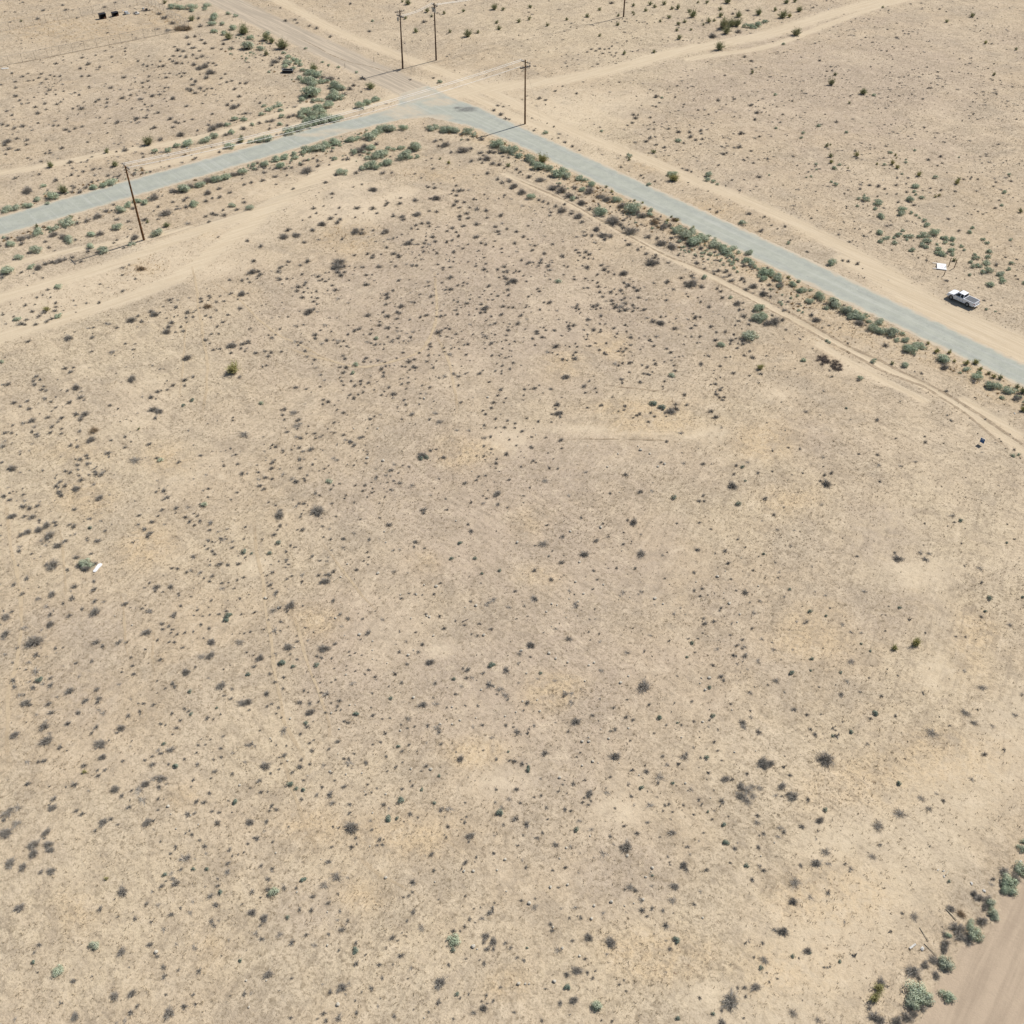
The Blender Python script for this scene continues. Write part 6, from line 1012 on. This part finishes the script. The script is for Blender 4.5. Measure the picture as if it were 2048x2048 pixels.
def scrap(px, py, s, label, mat='litter'):
    x, y = G(px, py); r = random.Random(int(px)); bm = bmesh.new(); bmesh.ops.create_icosphere(bm, subdivisions=2, radius=1)
    for v in bm.verts: v.co *= r.uniform(.45, 1.2); v.co.z *= .25
    me = bpy.data.meshes.new('litter'); bm.to_mesh(me); bm.free(); me.materials.append(MAT[mat])
    tag(add('litter', me, None, (x, y, float(gz(x, y)[0]) + s * .2), r.uniform(0, 6), (s * .8, s * .5, s * .8)), label, 'litter')
scrap(337, 303, .38, 'left white scrap above the left paved road'); scrap(374, 296, .42, 'right white scrap above the left paved road')
scrap(2029, 827, .22, 'small white scrap near the right photo edge by the ruts'); scrap(1777, 560.5, .16, 'tiny white scrap on the verge left of the pickup')
scrap(1766, 360, .25, 'white scrap alone in the far field'); scrap(1657, 19, .4, 'white scrap on the upper right dirt track')
scrap(1943, 1767, .22, 'white scrap left of the big bush, bottom right'); scrap(1968, 1782, .24, 'white scrap between shrubs at the dirt road edge')
scrap(1844, 1898, .3, 'crumpled white scrap right of the pale plank'); scrap(1876, 1740, .13, 'left white scrap of the cluster above the dirt road'); scrap(1887, 1742, .15, 'middle white scrap of the cluster above the dirt road'); scrap(1888, 1753, .16, 'lower white scrap of the cluster above the dirt road'); scrap(2041, 1723, .2, 'white scrap on the bush at right photo edge')
scrap(1175, 893, .12, 'tiny white scrap on the verge by the right road'); scrap(812, 277, .5, 'pale rubble on the mound inside the road bend', 'tan'); scrap(806, 281, .35, 'smaller pale rubble left on the mound in the bend', 'tan')
def slab():
    ax, ay = G(202.3, 1128.5); bx, by = G(188.6, 1145.2); cx, cy = (ax + bx) / 2, (ay + by) / 2; az = math.atan2(by - ay, bx - ax); L = math.hypot(bx - ax, by - ay) / 2 + .05
    out = []
    for k in range(48):
        a = 2 * math.pi * k / 48; q = math.cos(a); wv = .27 * (1 - .16 * math.exp(-(q / .3) ** 2)) * (1.12 if q < 0 else .92)
        sx = math.copysign(abs(q) ** .55, q) * L; sy = math.copysign(abs(math.sin(a)) ** .7, math.sin(a)) * wv
        out.append((sx, sy))
    m = MB(); n = len(out); m.V = [(x, y, 0) for x, y in out] + [(x * .97, y * .95, .07) for x, y in out]
    m.F = [tuple(range(n))[::-1], tuple(range(n, 2 * n))] + [(i, (i + 1) % n, n + (i + 1) % n, n + i) for i in range(n)]
    tag(m.build('white_slab', MAT['white'], None, .012, (cx, cy, float(gz(cx, cy)[0]) + .02), az), 'white flat slab with a narrow waist beside a sage bush', 'slab')
slab()
def trough():
    ax, ay = G(566, 145); bx, by = G(586, 145.5); az = math.atan2(by - ay, bx - ax); L = math.hypot(bx - ax, by - ay); cx, cy = (ax + bx) / 2, (ay + by) / 2
    t = thing('metal_trough', 'pale open metal trough among sage bushes near the dirt road', 'trough', (cx, cy, float(gz(cx, cy)[0])), az); w_, h_ = 1.1, .6
    m = MB(); m.box((0, w_ / 2, h_ / 2), (L, .05, h_)); m.box((0, -w_ / 2, h_ / 2), (L, .05, h_)); m.box((L / 2, 0, h_ / 2), (.05, w_ - .06, h_)); m.box((-L / 2, 0, h_ / 2), (.05, w_ - .06, h_)); m.build('trough_walls', MAT['darksteel'], t)
    r = MB(); r.box((0, w_ / 2, h_ + .03), (L + .1, .12, .06)); r.box((0, -w_ / 2, h_ + .03), (L + .1, .12, .06)); r.box((L / 2, 0, h_ + .03), (.12, w_ - .13, .06)); r.box((-L / 2, 0, h_ + .03), (.12, w_ - .13, .06)); r.build('trough_rim', MAT['galv'], t, .01)
    MB().box((0, 0, .08), (L - .06, w_ - .06, .04)).build('trough_floor', MAT['galv'], t)
trough()
def brush_pile():
    P = [Vector((*G(*p), 0)) for p in ((1634, 716), (1690, 738))]; c = (P[0] + P[1]) / 2; d = P[1] - P[0]; az = math.atan2(d.y, d.x); L = d.length / 2
    r = np.random.default_rng(3); parts = []
    for k in range(34):
        v, q, t_ = twig_arrays(70, 700 + k, .6, .035, 1, 2, 2); s = r.uniform(.35, .75); v = v * s + np.array([r.uniform(-L, L), r.uniform(-1.1, 1.1), 0]); parts.append((v, q, t_))
    me = mk('brush_pile', join(*parts), 'char'); o = add('brush_pile', me, None, (c.x, c.y, float(gz(c.x, c.y)[0])), az)
    tag(o, 'long dark pile of dead branches left of the twin-rut track', 'brush pile')
brush_pile()
